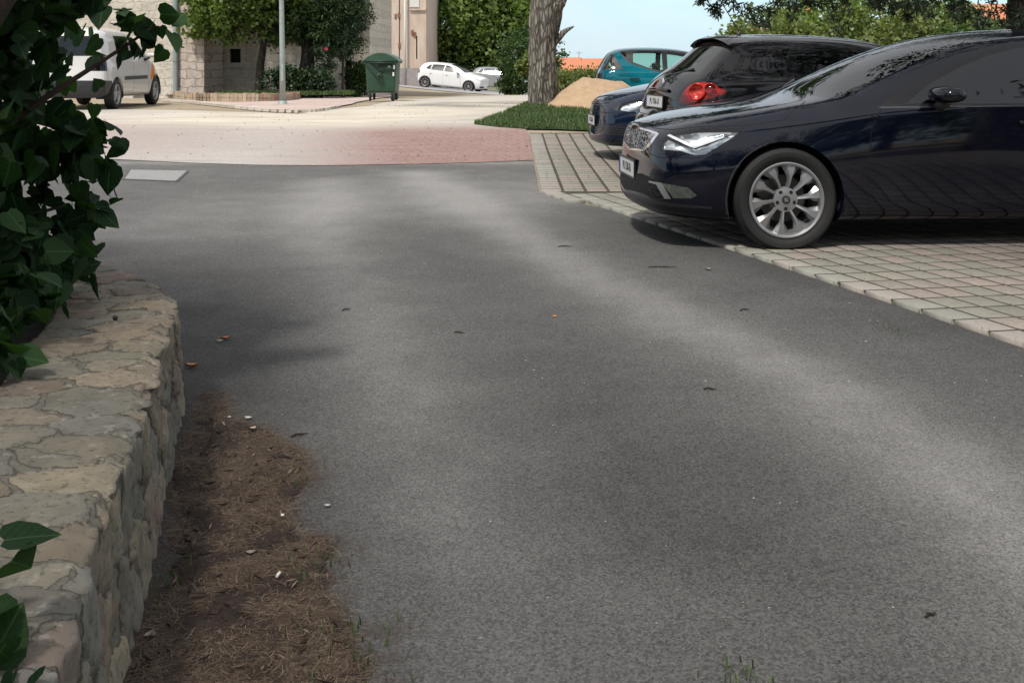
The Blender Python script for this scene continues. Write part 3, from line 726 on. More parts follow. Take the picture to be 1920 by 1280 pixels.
def car_golf():
    """dark blue car whose nose shows between the black hatchback and the sand"""
    Q = warp(P, [(-1, -.93), (0, 0), (3.4, 3.3)], .985, .97)
    f = lambda x: x+.02
    fr = warpe(F_, f, .93, .97)
    bm = shell(Q, XS, fr, R_, -1, 2)
    body = paint_mat('blue_paint', (.004, .010, .028), rough=.3, dust=.04)
    Zc = 13.95; tip = (1108-960)/FPX*Zc
    c = Car('parked_car', (tip+.86, Zc+.07, 0), R(5), -1, bm, 'dark blue car with pale rectangular headlamp, only its nose showing beside the grass', 'car', 'cars in the paved parking bays')
    mats = merged(dict(body=body, windshield=GL_DARK, door_window=GL_DARK, rear_window=GL_DARK, headlight=GL_LAMP, grille=CM['blackplastic'], lower_grille=CM['blackplastic'], grille_slat=body))
    c.yzcut([(0, 1.0), (.68, .965), (.47, 1.39), (0, 1.41)], 'windshield', nx=-1, xr=(.15, 1.5))
    c.yzcut([(0, .98), (.60, .98), (.50, 1.31), (0, 1.33)], 'rear_window', nx=1, xr=(2.6, 3.5))
    c.xzcut([(.80, .955), (.97, 1.06), (1.2, 1.155), (1.42, 1.225), (1.62, 1.27), (2.2, 1.285), (2.5, 1.24), (2.66, 1.1), (2.68, 1.0)], 'door_window')
    c.pcut([(1159, 206), (1165, 196), (1180, 190), (1206, 185), (1240, 182), (1240, 200), (1206, 211), (1180, 210)], 'headlight')
    c.pcut([(1115, 197), (1137, 203), (1157, 207), (1164, 194), (1150, 190), (1115, 186)], 'grille')
    for k in range(3): c.pcut([(1115, 189+k*4.2), (1139, 192.5+k*4.2), (1162, 195.5+k*4), (1161, 197+k*4), (1138, 194.3+k*4.2), (1115, 191+k*4.2)], 'grille_slat', over=('grille',), m=3)
    c.pcut([(1115, 232), (1145, 236), (1180, 238), (1182, 256), (1150, 254), (1115, 247)], 'lower_grille')
    for k in range(3): c.pcut([(1115, 235.5+k*4.3), (1145, 239.5+k*4.3), (1181, 242+k*4.2), (1181, 243.4+k*4.2), (1145, 241+k*4.3), (1115, 237+k*4.3)], 'grille_slat', over=('lower_grille',), m=3)
    c.seam([(1115, 209), (1140, 212), (1240, 214)], w=1.2)
    c.arch(0, .355, .31, .1); c.arch(2.6, .355, .31, .1)
    xp = c.surf(0, .475)
    out = c.finish(mats, lining=('body',), lin_z=.6); r = c.root
    reflector(c, out, 'headlight', BOWL)
    for x in (0, 2.6):
        for sg in (-1, 1): wheel(r, x, sg*.75, .31, .195, .205, CM, sg, 'nine')
    cabin(r, CM, .6, 2.8, .7, seatx=1.7, top=.98)
    plate(r, Matrix.Translation((xp-.02, 0, .475)) @ Matrix.Rotation(R(-90), 4, 'Z') @ Matrix.Rotation(R(90), 4, 'X'), 'PU 263-IE', mats)
def car_teal():
    xm = [(-1, -.72), (0, 0), (.36, .12), (1.35, .80), (2.8, 2.62), (3.0, 2.74), (3.4, 2.98)]
    Q = warp(P, xm, 1.0, .96)
    Q['zt'] = [(-.6, .86), (-.3, 1.0), (.1, 1.10), (.5, 1.33), (.8, 1.46), (1.2, 1.53), (1.8, 1.56), (2.3, 1.54), (2.55, 1.50), (2.68, 1.40), (2.82, 1.12), (2.9, 1.02)]
    Q['zre'] = [(-.6, .80), (-.3, .95), (.1, 1.05), (.5, 1.26), (.8, 1.39), (1.2, 1.46), (1.8, 1.49), (2.3, 1.47), (2.55, 1.43), (2.68, 1.33), (2.82, 1.08), (2.9, 1.0)]
    Q['zs'] = [(-.6, .72), (0, .9), (1, .98), (2.5, 1.02), (2.9, .97)]; Q['zg'] = [(-.6, .76), (0, .95), (1, 1.02), (2.5, 1.06), (2.9, .99)]
    Q['wre'] = [(-.6, .5), (0, .62), (.1, .68), (.8, .60), (1.8, .58), (2.5, .56), (2.9, .62)]; Q['wg'] = [(-.6, .6), (0, .76), (2.5, .76), (2.9, .70)]
    Q['ws'] = [(-.6, .66), (0, .82), (2.5, .83), (2.9, .76)]; Q['wm'] = [(-.6, .68), (0, .85), (2.5, .855), (2.9, .80)]; Q['bow'] = [(0, 0), (.1, .08), (1, .03), (2.4, 0), (2.68, -.04), (2.9, -.05)]
    rr = [(.3, .64, 2.94, .28, 3.0), (.4, .72, 2.98, .4, 3.06), (.58, .73, 2.98, .58, 3.07), (.68, .72, 2.96, .7, 3.04), (.78, .72, 2.94, .8, 2.98), (.88, .71, 2.93, .9, 2.97), (.95, .68, 2.91, .98, 2.95), (.99, .64, 2.89, 1.02, 2.93)]
    f = lambda x: float(np.interp(x, [a for a, b in xm], [b for a, b in xm]))
    fr = warpe(F_, f, 1.08, .95)
    xs = [-.5, -.35, -.15, .0, .15, .4, .65, .9, 1.3, 1.8, 2.3, 2.52, 2.62, 2.72, 2.82]
    bm = shell(Q, xs, fr, rr, 1, 2)
    body = paint_mat('teal_paint', (.0, .14, .19), rough=.3, dust=.05)
    Zn = 25.3; Zc = Zn+.86; rearX = (1107-960)/FPX*Zc
    z0 = CAM_Z-(88-HOR)/FPX*(Zc)-1.56
    c = Car('parked_car', (rearX+3.07, Zc, z0), R(180-1), 1, bm, 'teal compact car with triangular rear side window, behind the sand heap', 'car', 'cars in the paved parking bays')
    gl = glass_mat('pale_glass', (.62, .82, .74), 1.5, .12)
    mats = merged(dict(body=body, windshield=gl, door_window=gl, quarter_window=gl, rear_window=gl, taillight=REDGLASS, window_trim=CM['blackplastic'], headlight=GL_LAMP))
    c.yzcut([(0, 1.13), (.62, 1.10), (.5, 1.43), (0, 1.47)], 'windshield', nx=-1, xr=(0, 1.2))
    c.yzcut([(0, 1.08), (.58, 1.07), (.5, 1.40), (0, 1.44)], 'rear_window', nx=1, xr=(2.5, 3.2))
    c.pcut([(1129, 131), (1147, 102), (1150, 103), (1169, 131)], 'window_trim')
    c.pcut([(1137, 128.5), (1147, 110), (1157, 128.5)], 'quarter_window', over=('window_trim',), m=6)
    c.pcut([(1161, 96), (1185, 93.5), (1250, 94), (1290, 98), (1320, 112), (1330, 138), (1290, 138), (1240, 137), (1210, 129), (1185, 121), (1168, 108)], 'window_trim')
    c.pcut([(1163, 97.5), (1172, 97.5), (1175, 108), (1170, 106)], 'quarter_window', over=('window_trim',), m=6)
    c.pcut([(1187, 99), (1200, 96), (1240, 96), (1243, 134), (1215, 127), (1187, 117)], 'door_window', over=('window_trim',), m=6)
    c.pcut([(1250, 96), (1290, 101), (1316, 114), (1322, 134), (1252, 134)], 'door_window', over=('window_trim',), m=6)
    c.pcut([(1119, 137), (1129, 138), (1129, 150), (1119, 149)], 'taillight', m=6)
    c.seam([(1238, 137), (1232, 165)], w=.8); c.arch(0, .33, .29, .1); c.arch(2.42, .33, .29, .1)
    out = c.finish(mats, lining=('body',), lin_z=.75); r = c.root
    for x in (0, 2.42):
        for sg in (-1, 1): wheel(r, x, sg*.74, .29, .185, .19, CM, sg, 'seven')
    cabin(r, CM, .3, 2.7, .68, seatx=1.35, top=1.08)
    b = MB(); b.box((2.02, .862, .83), (2.24, .895, .86), 0, bev=.01); b.build('door_handle', CM['blackplastic'], r, auto=40)
def side_hatch(name, X0, Zn, z0, yaw, tilt, scale, body, label, style, zw=1.0, group=None, dark=False):
    """small five-door hatchback seen from its right side, nose to the right"""
    xm = [(-1, -.78), (0, 0), (.36, .26), (1.35, 1.0), (2.8, 2.62), (3.0, 2.80), (3.4, 3.12)]
    Q = warp(P, xm, 1.0, .93); f = lambda x: float(np.interp(x, [a for a, b in xm], [b for a, b in xm]))
    Q['zt'] = [(-.6, .80), (-.3, .90), (0, .96), (.26, 1.0), (.6, 1.20), (1.0, 1.34), (1.4, 1.395), (1.8, 1.405), (2.3, 1.385), (2.6, 1.34), (2.75, 1.25), (2.9, 1.02), (3.0, .98)]
    fr = warpe(F_, f, 1.02, .93); rr = warpe(R_, f, 1.0, .93)
    xs = [f(x) for x in XS]
    bm = shell(Q, xs, fr, rr, 1, 2)
    c = Car('parked_car', (X0, Zn, z0), yaw, 1, bm, label, 'car', group, scale, tilt)
    gl = glass_mat(name+'_glass', (.30, .36, .36), 1.9, .16)
    mats = merged(dict(body=body, windshield=gl, door_window=gl, rear_door_window=gl, quarter_window=gl, rear_window=gl, taillight=REDGLASS, headlight=simple(name+'_lamp', (.55, .57, .6), .15, .3), lower_grille=CM['blackplastic']))
    c.yzcut([(0, 1.03), (.64, 1.0), (.48, 1.36), (0, 1.39)], 'windshield', nx=-1, xr=(.1, 1.4))
    c.yzcut([(0, 1.0), (.56, .98), (.48, 1.31), (0, 1.35)], 'rear_window', nx=1, xr=(2.5, 3.3))
    c.xzcut([(.60, .955), (.80, 1.08), (1.05, 1.20), (1.25, 1.27), (1.42, 1.285), (1.44, .965)], 'door_window', nmin=.2)
    c.xzcut([(1.50, .967), (1.49, 1.287), (1.9, 1.285), (2.16, 1.26), (2.20, .985)], 'rear_door_window', nmin=.2)
    c.xzcut([(2.24, .99), (2.22, 1.25), (2.34, 1.22), (2.52, 1.03)], 'quarter_window', nmin=.2)
    c.xzcut([(2.86, .74), (2.84, .90), (2.96, .95), (3.1, .93), (3.1, .76)], 'taillight', ymin=.35)
    c.xzcut([(-.75, .60), (-.62, .68), (-.30, .78), (-.25, .74), (-.5, .63)], 'headlight', ymin=.3)
    c.xzcut([(-.8, .27), (-.8, .36), (-.60, .36), (-.56, .27)], 'lower_grille', ymin=.25)
    for a in ([(.46, .3), (.47, .3), (.49, .75), (.60, .95), (.59, .95), (.48, .75)], [(1.46, .3), (1.468, .3), (1.476, .96), (1.468, .96)], [(2.22, .62), (2.228, .62), (2.236, .96), (2.228, .96)]):
        c.xzcut(a, 'seam')
    c.arch(0, .335, .30, .09); c.arch(2.47, .335, .30, .09)
    out = c.finish(mats, lining=('body',), lin_z=.7); r = c.root
    for x in (0, 2.47):
        for sg in (-1, 1): wheel(r, x, sg*.735, .30, .185, .205, CM, sg, style)
    cabin(r, CM, .5, 2.7, .66, seatx=1.5, top=1.0); mirror_cap(r, None, .66, .91, .98, 1, mats, .9); mirror_cap(r, None, .66, -.91, .98, -1, mats, .9)
    for x in (1.2, 2.1):
        b = MB(); b.box((x, .845, .80), (x+.16, .87, .825), 0, bev=.01); b.build('door_handle', body, r, auto=40)
    return c
def car_van():
    """silver white small van at the left, seen from behind its right rear corner"""
    Q = {k: [(x, v) for x, v in t] for k, t in P.items()}
    Q['zt'] = [(-.6, .86), (-.3, .98), (0, 1.05), (.3, 1.12), (.6, 1.4), (.95, 1.62), (1.4, 1.70), (2.2, 1.72), (3, 1.70), (3.2, 1.66), (3.32, 1.5)]
    Q['zre'] = [(-.6, .82), (-.3, .93), (0, 1.0), (.3, 1.08), (.6, 1.33), (.95, 1.55), (1.4, 1.62), (2.2, 1.64), (3, 1.62), (3.2, 1.58), (3.32, 1.45)]
    Q['zs'] = [(-.6, .74), (0, .9), (1, 1.0), (3.3, 1.04)]; Q['zg'] = [(-.6, .78), (0, .96), (1, 1.06), (3.3, 1.1)]
    Q['wre'] = [(-.6, .52), (0, .66), (.3, .74), (.95, .68), (3.2, .69), (3.3, .68)]; Q['wg'] = [(-.6, .62), (0, .8), (3.2, .80), (3.3, .76)]; Q['ws'] = [(-.6, .68), (0, .84), (3.2, .84), (3.3, .80)]
    Q['wm'] = [(-.6, .72), (0, .87), (3.2, .87), (3.3, .82)]; Q['wb'] = [(-.6, .62), (0, .82), (3.3, .80)]; Q['zb'] = [(-.6, .24), (0, .22), (3.3, .26)]; Q['bow'] = [(0, 0), (.3, .1), (1, .04), (2, 0), (3.3, -.02)]
    rr = [(.26, .76, 3.34, .25, 3.42), (.36, .82, 3.38, .36, 3.46), (.52, .83, 3.38, .54, 3.46), (.62, .82, 3.37, .64, 3.44), (.9, .80, 3.35, .92, 3.38), (1.05, .78, 3.34, 1.08, 3.37), (1.3, .74, 3.33, 1.32, 3.36), (1.42, .68, 3.32, 1.5, 3.34)]
    xs = [-.58, -.42, -.2, 0, .2, .35, .55, .8, 1.1, 1.5, 2.1, 2.7, 3.1, 3.26]
    bm = shell(Q, xs, warpe(F_, lambda x: x, 1.1, .98), rr, 1, 2)
    body = paint_mat('silver_paint', (.56, .55, .53), 0, rough=.4, dust=.08)
    s = 1.0; wr = .32
    # wheel stations: rear hub at X -8.42 Y 24.3, nose pointing away
    c = Car('parked_van', (-9.27, 26.9, .125), R(-90+1.0), 1, bm, 'silver white small van half hidden by the leaves of the near shrub', 'van', None, 1.03)
    mats = merged(dict(body=body, windshield=GL_MID, door_window=GL_MID, rear_door_window=GL_MID, rear_window=GL_MID, taillight=REDGLASS, bumper=CM['blackplastic'], door_moulding=CM['blackplastic'], marker_sticker=AMBER))
    c.yzcut([(0, 1.15), (.66, 1.12), (.56, 1.54), (0, 1.6)], 'windshield', nx=-1, xr=(.1, 1.3))
    c.yzcut([(0, 1.1), (.62, 1.1), (.58, 1.5), (0, 1.5)], 'rear_window', nx=1, xr=(3, 3.6))
    c.xzcut([(.60, 1.08), (.85, 1.33), (1.05, 1.5), (1.55, 1.52), (1.55, 1.09)], 'door_window', nmin=.2)
    c.xzcut([(1.65, 1.09), (1.65, 1.52), (2.5, 1.52), (2.5, 1.1)], 'rear_door_window', nmin=.2)
    c.xzcut([(3.22, .80), (3.22, 1.12), (3.5, 1.12), (3.5, .80)], 'taillight', ymin=.55)
    c.xzcut([(2.98, .2), (2.99, .60), (3.6, .62), (3.6, .2)], 'bumper', ymin=.0)
    c.xzcut([(.62, .60), (.62, .68), (2.22, .68), (2.22, .60)], 'door_moulding')
    c.xzcut([(.05, .66), (.22, .62), (.36, .56), (.42, .62), (.30, .82), (.22, .92), (.16, .92)], 'marker_sticker', nmin=.3)
    for a in ([(.52, .28), (.53, .28), (.55, 1.06), (.54, 1.06)], [(1.59, .28), (1.602, .28), (1.602, 1.5), (1.59, 1.5)]): c.xzcut(a, 'seam')
    c.arch(0, .36, wr, .1); c.arch(2.68, .36, wr, .1)
    c.finish(mats, lining=('body',), lin_z=.75); r = c.root
    for x in (0, 2.68):
        for sg in (-1, 1): wheel(r, x, sg*.77, wr, .195, .20, CM, sg, 'five')
    cabin(r, CM, .5, 2.9, .68, zf=.4, seatx=1.6, top=1.15); mirror_cap(r, None, .7, .98, 1.12, 1, mats); mirror_cap(r, None, .7, -.98, 1.12, -1, mats)
def all_cars():
    leon(); car_auris(); car_golf(); car_teal(); car_van()
    white = paint_mat('white_paint', (.68, .68, .67), rough=.35, dust=.06)
    grey = paint_mat('silver_grey_paint', (.30, .31, .32), .3, rough=.35, dust=.06)
    Z = 60.0; s = 1.0
    # front hub px 886 at row 173, rear hub px 801
    yaw = R(180-18); Xf = (886-960)/FPX*Z
    side_hatch('polo', Xf, Z+.9, CAM_Z-(173.5-HOR)/FPX*Z, yaw, R(-5.4), 1.0, white, 'white five-door hatchback parked on the grey road under the big tree', 'nine')
    side_hatch('grey_hatch', (926-960)/FPX*69+1.6, 69.5, CAM_Z-(172-HOR)/FPX*69, R(180-14), R(-3), 1.0, grey, 'silver grey car parked beyond the white hatchback, half behind the bush', 'seven')
# ------------------------------------------------------------------ ground sheets
def tri_sheet(name, poly, res, zoff, mat, kind='structure', attr=None, zf=None, label=None, cat=None, parent=None):
    """polygon in world x, y cut by a grid, draped zoff above the terrain"""
    bm = bmesh.new(); vs = [bm.verts.new((x, y, 0)) for x, y in poly]; bm.faces.new(vs)
    xs = [p[0] for p in poly]; ys = [p[1] for p in poly]
    def lines(a, b, r):
        out = []; v = math.ceil(a/r)*r
        while v < b: out.append(v); v += r
        return out
    for ax, (a, b) in ((0, (min(xs), max(xs))), (1, (min(ys), max(ys)))):
        for v in lines(a, b, res):
            co = Vector((v, 0, 0)) if ax == 0 else Vector((0, v, 0)); no = Vector((1, 0, 0)) if ax == 0 else Vector((0, 1, 0))
            bmesh.ops.bisect_plane(bm, geom=bm.verts[:]+bm.edges[:]+bm.faces[:], plane_co=co, plane_no=no, dist=1e-5)
    for v in bm.verts: v.co.z = (zf or G)(v.co.x, v.co.y)+zoff
    bmesh.ops.recalc_face_normals(bm, faces=bm.faces[:])
    if sum(f.normal.z for f in bm.faces) < 0: bmesh.ops.reverse_faces(bm, faces=bm.faces[:])
    me = bpy.data.meshes.new(name); bm.to_mesh(me); bm.free(); me.materials.append(mat)
    o = bpy.data.objects.new(name, me); COL.objects.link(o)
    if parent: o.parent = parent
    if attr:
        for an, fn in attr.items():
            a = me.attributes.new(an, 'FLOAT', 'POINT'); a.data.foreach_set('value', [fn(v.co.x, v.co.y) for v in me.vertices])
    return tag(o, label, cat, kind=kind)
def W(pts, off=0): return [(gnd(x, y).x, gnd(x, y).y) for x, y in pts]
def pl_dist(x, y, P):
    d = 1e9
    for (ax, ay), (bx, by) in zip(P[:-1], P[1:]):
        vx, vy = bx-ax, by-ay; t = max(0, min(1, ((x-ax)*vx+(y-ay)*vy)/(vx*vx+vy*vy+1e-9))); d = min(d, math.hypot(x-ax-vx*t, y-ay-vy*t))
    return d
def ground():
    t = NT('dusty_ground'); c = t.co(); n = t.noise(c, .35, 6); n2 = t.noise(c, 9, 5); n3 = t.noise(c, 60, 3)
    col = t.ramp(n, [(.3, (.25, .20, .135)), (.7, (.37, .31, .22))]); col = t.mix(t.ramp(n2, [(.35, .45), (.7, 0)]), col, (.25, .20, .13), 'MIX')
    sep = t.n('SeparateXYZ'); t.l(c, sep.inputs[0]); far = t.n('MapRange'); t.l(sep.outputs[1], far.inputs[0]); far.inputs[1].default_value = 75; far.inputs[2].default_value = 110
    col = t.mix(far.outputs[0], col, t.ramp(t.noise(c, .03, 5), [(.35, (.07, .10, .05)), (.65, (.16, .16, .09))]))
    t.set(col=col, rough=.95, nrm=t.bump(t.math('ADD', n2, t.math('MULTIPLY', n3, .5)), .5, .02))
    xs = [-900, -400, -200, -120, -80, -60]+list(range(-48, 49, 2))+[60, 80, 120, 200, 400, 900]
    ys = [-60, -40, -25, -15]+list(range(-10, 90, 2))+[95, 100, 110, 120, 130, 145, 165, 190, 225, 300, 450, 700, 1100, 1800, 3000, 4500]
    V = [(x, y, G(x, y)-.012) for y in ys for x in xs]; n = len(xs)
    F = [[j*n+i, j*n+i+1, (j+1)*n+i+1, (j+1)*n+i] for j in range(len(ys)-1) for i in range(n-1)]
    tag(mobj('ground', V, F, t.m, smooth=True), kind='structure')
EDGE = [(-60, 291), (80, 294), (160, 297), (230, 300), (350, 306), (480, 310), (620, 311), (800, 308), (900, 305), (1000, 301)]
BA, BB = Vector((.162, .028)), Vector((-.0697, .2217))
E0 = Vector((1.681, 6.395))
def edge_x(y): return E0.x+(y-E0.y)*BB.x/BB.y
CORNER = [(.252, 10.42), (.40, 10.0), (.60, 9.64), (.765, 9.3)]
def asphalt():
    t = NT('asphalt'); c = t.co()
    v = t.vor(c, 190, 'F1', 'Color'); v2 = t.vor(c, 95, 'F1', 'Distance'); fine = t.noise(c, 260, 3, .7); mid = t.noise(c, 2.2, 6, .62); big = t.noise(c, .6, 4)
    gray = t.n('RGBToBW'); t.l(v, gray.inputs[0])
    wear_sheen = t.math('ADD', t.attr('wear_sheen'), t.math('MULTIPLY', t.math('SUBTRACT', mid, .5), .45), True)
    base = t.ramp(wear_sheen, [(0, (.036, .035, .034)), (.5, (.100, .0975, .094)), (1, (.225, .220, .212))])
    sp = t.math('SUBTRACT', 1.0, t.math('MULTIPLY', wear_sheen, .55))
    k = t.math('MULTIPLY', t.math('SUBTRACT', gray.outputs[0], .42), sp)
    stone = t.math('ADD', 1.0, t.math('MULTIPLY', k, 1.75)); col = t.mix(1, base, stone, 'MULTIPLY')
    pit = t.ramp(t.vor(c, 55, 'F1', 'Distance'), [(.04, .45), (.12, 0)]); pm = t.math('MULTIPLY', pit, t.ramp(t.noise(c, 7, 2), [(.52, 0), (.62, 1)])); col = t.mix(pm, col, (.02, .02, .02))
    lt = t.ramp(t.vor(t.map(c, loc=(3, 7, 0)), 38, 'F1', 'Distance'), [(.02, .7), (.05, 0)]); col = t.mix(t.math('MULTIPLY', lt, t.ramp(t.noise(c, 11, 2), [(.5, 0), (.6, 1)])), col, (.34, .33, .31))
    dust = t.math('MULTIPLY', t.attr('dust'), t.ramp(t.noise(c, 5, 6, .7), [(.35, .3), (.65, 1)])); col = t.mix(dust, col, (.36, .34, .31))
    br = t.math('MULTIPLY', t.attr('litter'), t.ramp(t.noise(c, 14, 5, .7), [(.42, 0), (.58, .75)])); col = t.mix(br, col, (.055, .036, .024))
    h = t.math('ADD', t.math('MULTIPLY', v2, .6), fine)
    t.set(col=col, rough=t.ramp(wear_sheen, [(0, .9), (1, .75)]), spec=.3, nrm=t.bump(h, .55, .006))
    # worn tracks of paler, polished stone, plus a paler far stretch
    A = W([(2300, 1280), (1920, 985), (1720, 840), (1500, 705), (1250, 590), (1020, 470), (880, 385), (780, 325)])
    B = W([(1000, 1500), (900, 1200), (830, 950), (740, 700), (660, 560), (600, 440), (620, 340)])
    Cc = W([(160, 440), (420, 400), (800, 380), (960, 370)])
    D = W([(1250, 1000), (1120, 830), (980, 690)])
    edge = W([(230, 1280), (290, 930), (345, 700), (350, 600), (300, 530), (150, 480)])
    redge = [(edge_x(y), y) for y in (2, 4, 6, 8, 9.3)]
    def wear_sheen_(x, y):
        a = math.exp(-(pl_dist(x, y, A)/.30)**2); b = math.exp(-(pl_dist(x, y, B)/.34)**2); c_ = math.exp(-(pl_dist(x, y, Cc)/1.5)**2)
        w_ = .27+.46*a+.32*b+.32*c_-.12*math.exp(-(pl_dist(x, y, D)/.35)**2)
        w_ *= .45+.55*sm(.0, .75, pl_dist(x, y, edge)); w_ *= .55+.45*sm(.0, .6, pl_dist(x, y, redge))
        w_ += .22*sm(8, 12.5, y)  # far asphalt paler: glancing sky sheen and dust put into the colour
        return max(0, min(1, w_))
    dust_ = lambda x, y: (.5*(1-sm(0, .35, abs(y-13.35))))
    lit = W([(390, 730), (460, 790), (560, 850), (560, 960), (620, 1060), (680, 1200), (700, 1290), (240, 1290), (280, 1150), (330, 1000), (330, 850), (360, 790)])
    litter_ = lambda x, y: 1.0 if in_poly(x, y, lit) else max(0, 1-pl_dist(x, y, lit+[lit[0]])/.05)
    P_ = W(EDGE)
    right = [(.253, 13.2)]+CORNER+[(edge_x(y), y) for y in (8.9, 6, 3, 0, -3)]+[(4.8, -8), (5.4, -30)]
    left = [(-1.2, -30), (-.80, -8), (-.72, -.5), (-.80, 1.2), (-.92, 2.25), (-1.15, 3.25), (-1.28, 3.85), (-1.5, 4.2), (-1.8, 4.45), (-2.0, 4.8), (-3.4, 5.1), (-6, 5.3), (-14, 5.6), (-24, 6)]
    tri_sheet('asphalt_road', P_+right+left+[(-24, 14.2)], .16 if True else 1, .0, t.m, attr=dict(wear_sheen=wear_sheen_, dust=dust_, litter=litter_))
def concrete():
    t = NT('dusty_pavers'); c = t.co(); n = t.noise(c, .55, 5, .6); n2 = t.noise(t.map(c, scale=(.5, 1.6, 1)), 1.3, 6, .62); n3 = t.noise(c, 28, 5, .75)
    # fans of small setts, laid in arcs
    sep = t.n('SeparateXYZ'); t.l(c, sep.inputs[0]); X, Y = sep.outputs[0], sep.outputs[1]
    fx = t.math('SUBTRACT', t.math('FRACT', t.math('DIVIDE', X, 1.1)), .5); fy = t.math('FRACT', t.math('DIVIDE', Y, .55))
    rr = t.math('SQRT', t.math('ADD', t.math('POWER', t.math('MULTIPLY', fx, 1.1), 2.0), t.math('POWER', t.math('MULTIPLY', fy, .55), 2.0)))
    ring = t.ramp(t.math('DIVIDE', t.math('PINGPONG', rr, .06), .06), [(.18, 1), (.45, 0)])
    cell = t.vor(c, 11, 'DISTANCE_TO_EDGE'); joint = t.math('MAXIMUM', t.math('MULTIPLY', ring, .8), t.ramp(cell, [(.03, .8), (.08, 0)]))
    red = t.mix(t.ramp(t.vor(c, 11, 'F1', 'Color'), [(.2, .0), (.8, .6)]), (.32, .155, .145), (.36, .22, .195)); red = t.mix(joint, red, (.13, .095, .08))
    dustc = t.ramp(n2, [(.3, (.32, .295, .27)), (.5, (.42, .395, .37)), (.72, (.55, .52, .485))])
    m = t.math('ADD', t.attr('red'), t.math('MULTIPLY', t.math('SUBTRACT', n2, .5), 1.3), True)
    col = t.mix(m, dustc, red); col = t.mix(t.math('MULTIPLY', t.ramp(n3, [(.47, 0), (.64, .7)]), 1.0), col, (.26, .225, .19))
    col = t.mix(t.attr('sand'), col, t.ramp(n2, [(.3, (.43, .375, .295)), (.65, (.60, .55, .46))]))
    t.set(col=col, rough=.9, nrm=t.bump(t.math('ADD', n3, t.math('MULTIPLY', joint, -1.0)), .35, .01))
    P_ = W(EDGE)+[(.253, 13.3), (.253, 17.6)]+W([(985, 241), (900, 233), (920, 222), (1040, 196), (1060, 186), (1000, 179), (930, 180), (860, 182), (760, 188), (690, 200), (560, 214), (330, 207), (160, 205), (0, 205), (-300, 205), (-300, 250)])
    Rr = W([(780, 262), (860, 270), (960, 270)]); S = W([(420, 222), (620, 226), (760, 210), (960, 190)])
    def red_(x, y):
        a = 1.05*sm(-3.4, -.9, x+.12*(y-14))*(1-sm(17.8, 20.5, y)); b = .42*math.exp(-((x+6.5)/3.0)**2)*(1-sm(19, 22, y))*(.5+.5*sm(13.5, 16, y))
        return max(0, min(1, a+b))
    sand_ = lambda x, y: max(0, min(1, .95*math.exp(-(pl_dist(x, y, S)/1.6)**2)+.3*sm(17, 22, y)))
    tri_sheet('concrete_apron', P_, .45, .006, t.m, attr=dict(red=red_, sand=sand_))
    # pale grey road further down
    t2 = NT('far_road'); c = t2.co(); t2.set(col=t2.ramp(t2.noise(c, 1.5, 5), [(.3, (.24, .235, .24)), (.7, (.36, .35, .345))]), rough=.85)
    tri_sheet('road', [(-9.5, 58), (-6, 56.5), (-3, 53.5), (0, 51), (8, 50.5), (8, 75), (-3, 76), (-9.5, 66)], 1.0, .012, t2.m)
    t3 = NT('brick_paving'); c = t3.co(); br = t3.n('TexBrick'); t3.l(t3.map(c, rot=(0, 0, .5)), br.inputs['Vector']); br.inputs['Scale'].default_value = 4.5
    br.inputs['Color1'].default_value = (.42, .30, .30, 1); br.inputs['Color2'].default_value = (.50, .38, .36, 1); br.inputs['Mortar'].default_value = (.42, .37, .32, 1)
    t3.set(col=t3.mix(t3.ramp(t3.noise(c, .9, 5), [(.4, 0), (.7, .8)]), br.outputs[0], (.55, .45, .34)), rough=.9)
    tri_sheet('pavement', W([(314, 189), (420, 199), (490, 206), (560, 210), (600, 208), (660, 196), (700, 186), (745, 181), (700, 170), (655, 168), (600, 179), (540, 190), (440, 193)]), .6, .016, t3.m)
    # stone kerb along that pavement
    ks = smooth_path([Vector((*W([p])[0], 0)) for p in ((312, 190), (420, 200), (490, 207), (555, 211), (590, 209), (625, 203))], 5)
    ks = [Vector((p.x, p.y, G(p.x, p.y))) for p in ks]
    b = MB()
    for i in range(len(ks)-1):
        a, e = ks[i], ks[i+1]; d = (e-a).normalized(); n = Vector((-d.y, d.x, 0)); g = .015
        for q in (0,):
            h = .055+.01*random.random(); p0, p1 = a+d*g, e-d*g
            V = [p0-n*.16, p1-n*.16, p1+n*.02, p0+n*.02]; V2 = [v+Vector((0, 0, h)) for v in V]; b.add(V+V2, [[4, 5, 6, 7], [0, 1, 5, 4], [1, 2, 6, 5], [2, 3, 7, 6], [3, 0, 4, 7]])
    tk = NT('kerb_stone'); tk.set(col=tk.ramp(tk.island(), [(0, (.42, .37, .31)), (1, (.58, .53, .47))]), rough=.9); tag(b.build('kerb', tk.m), kind='structure')
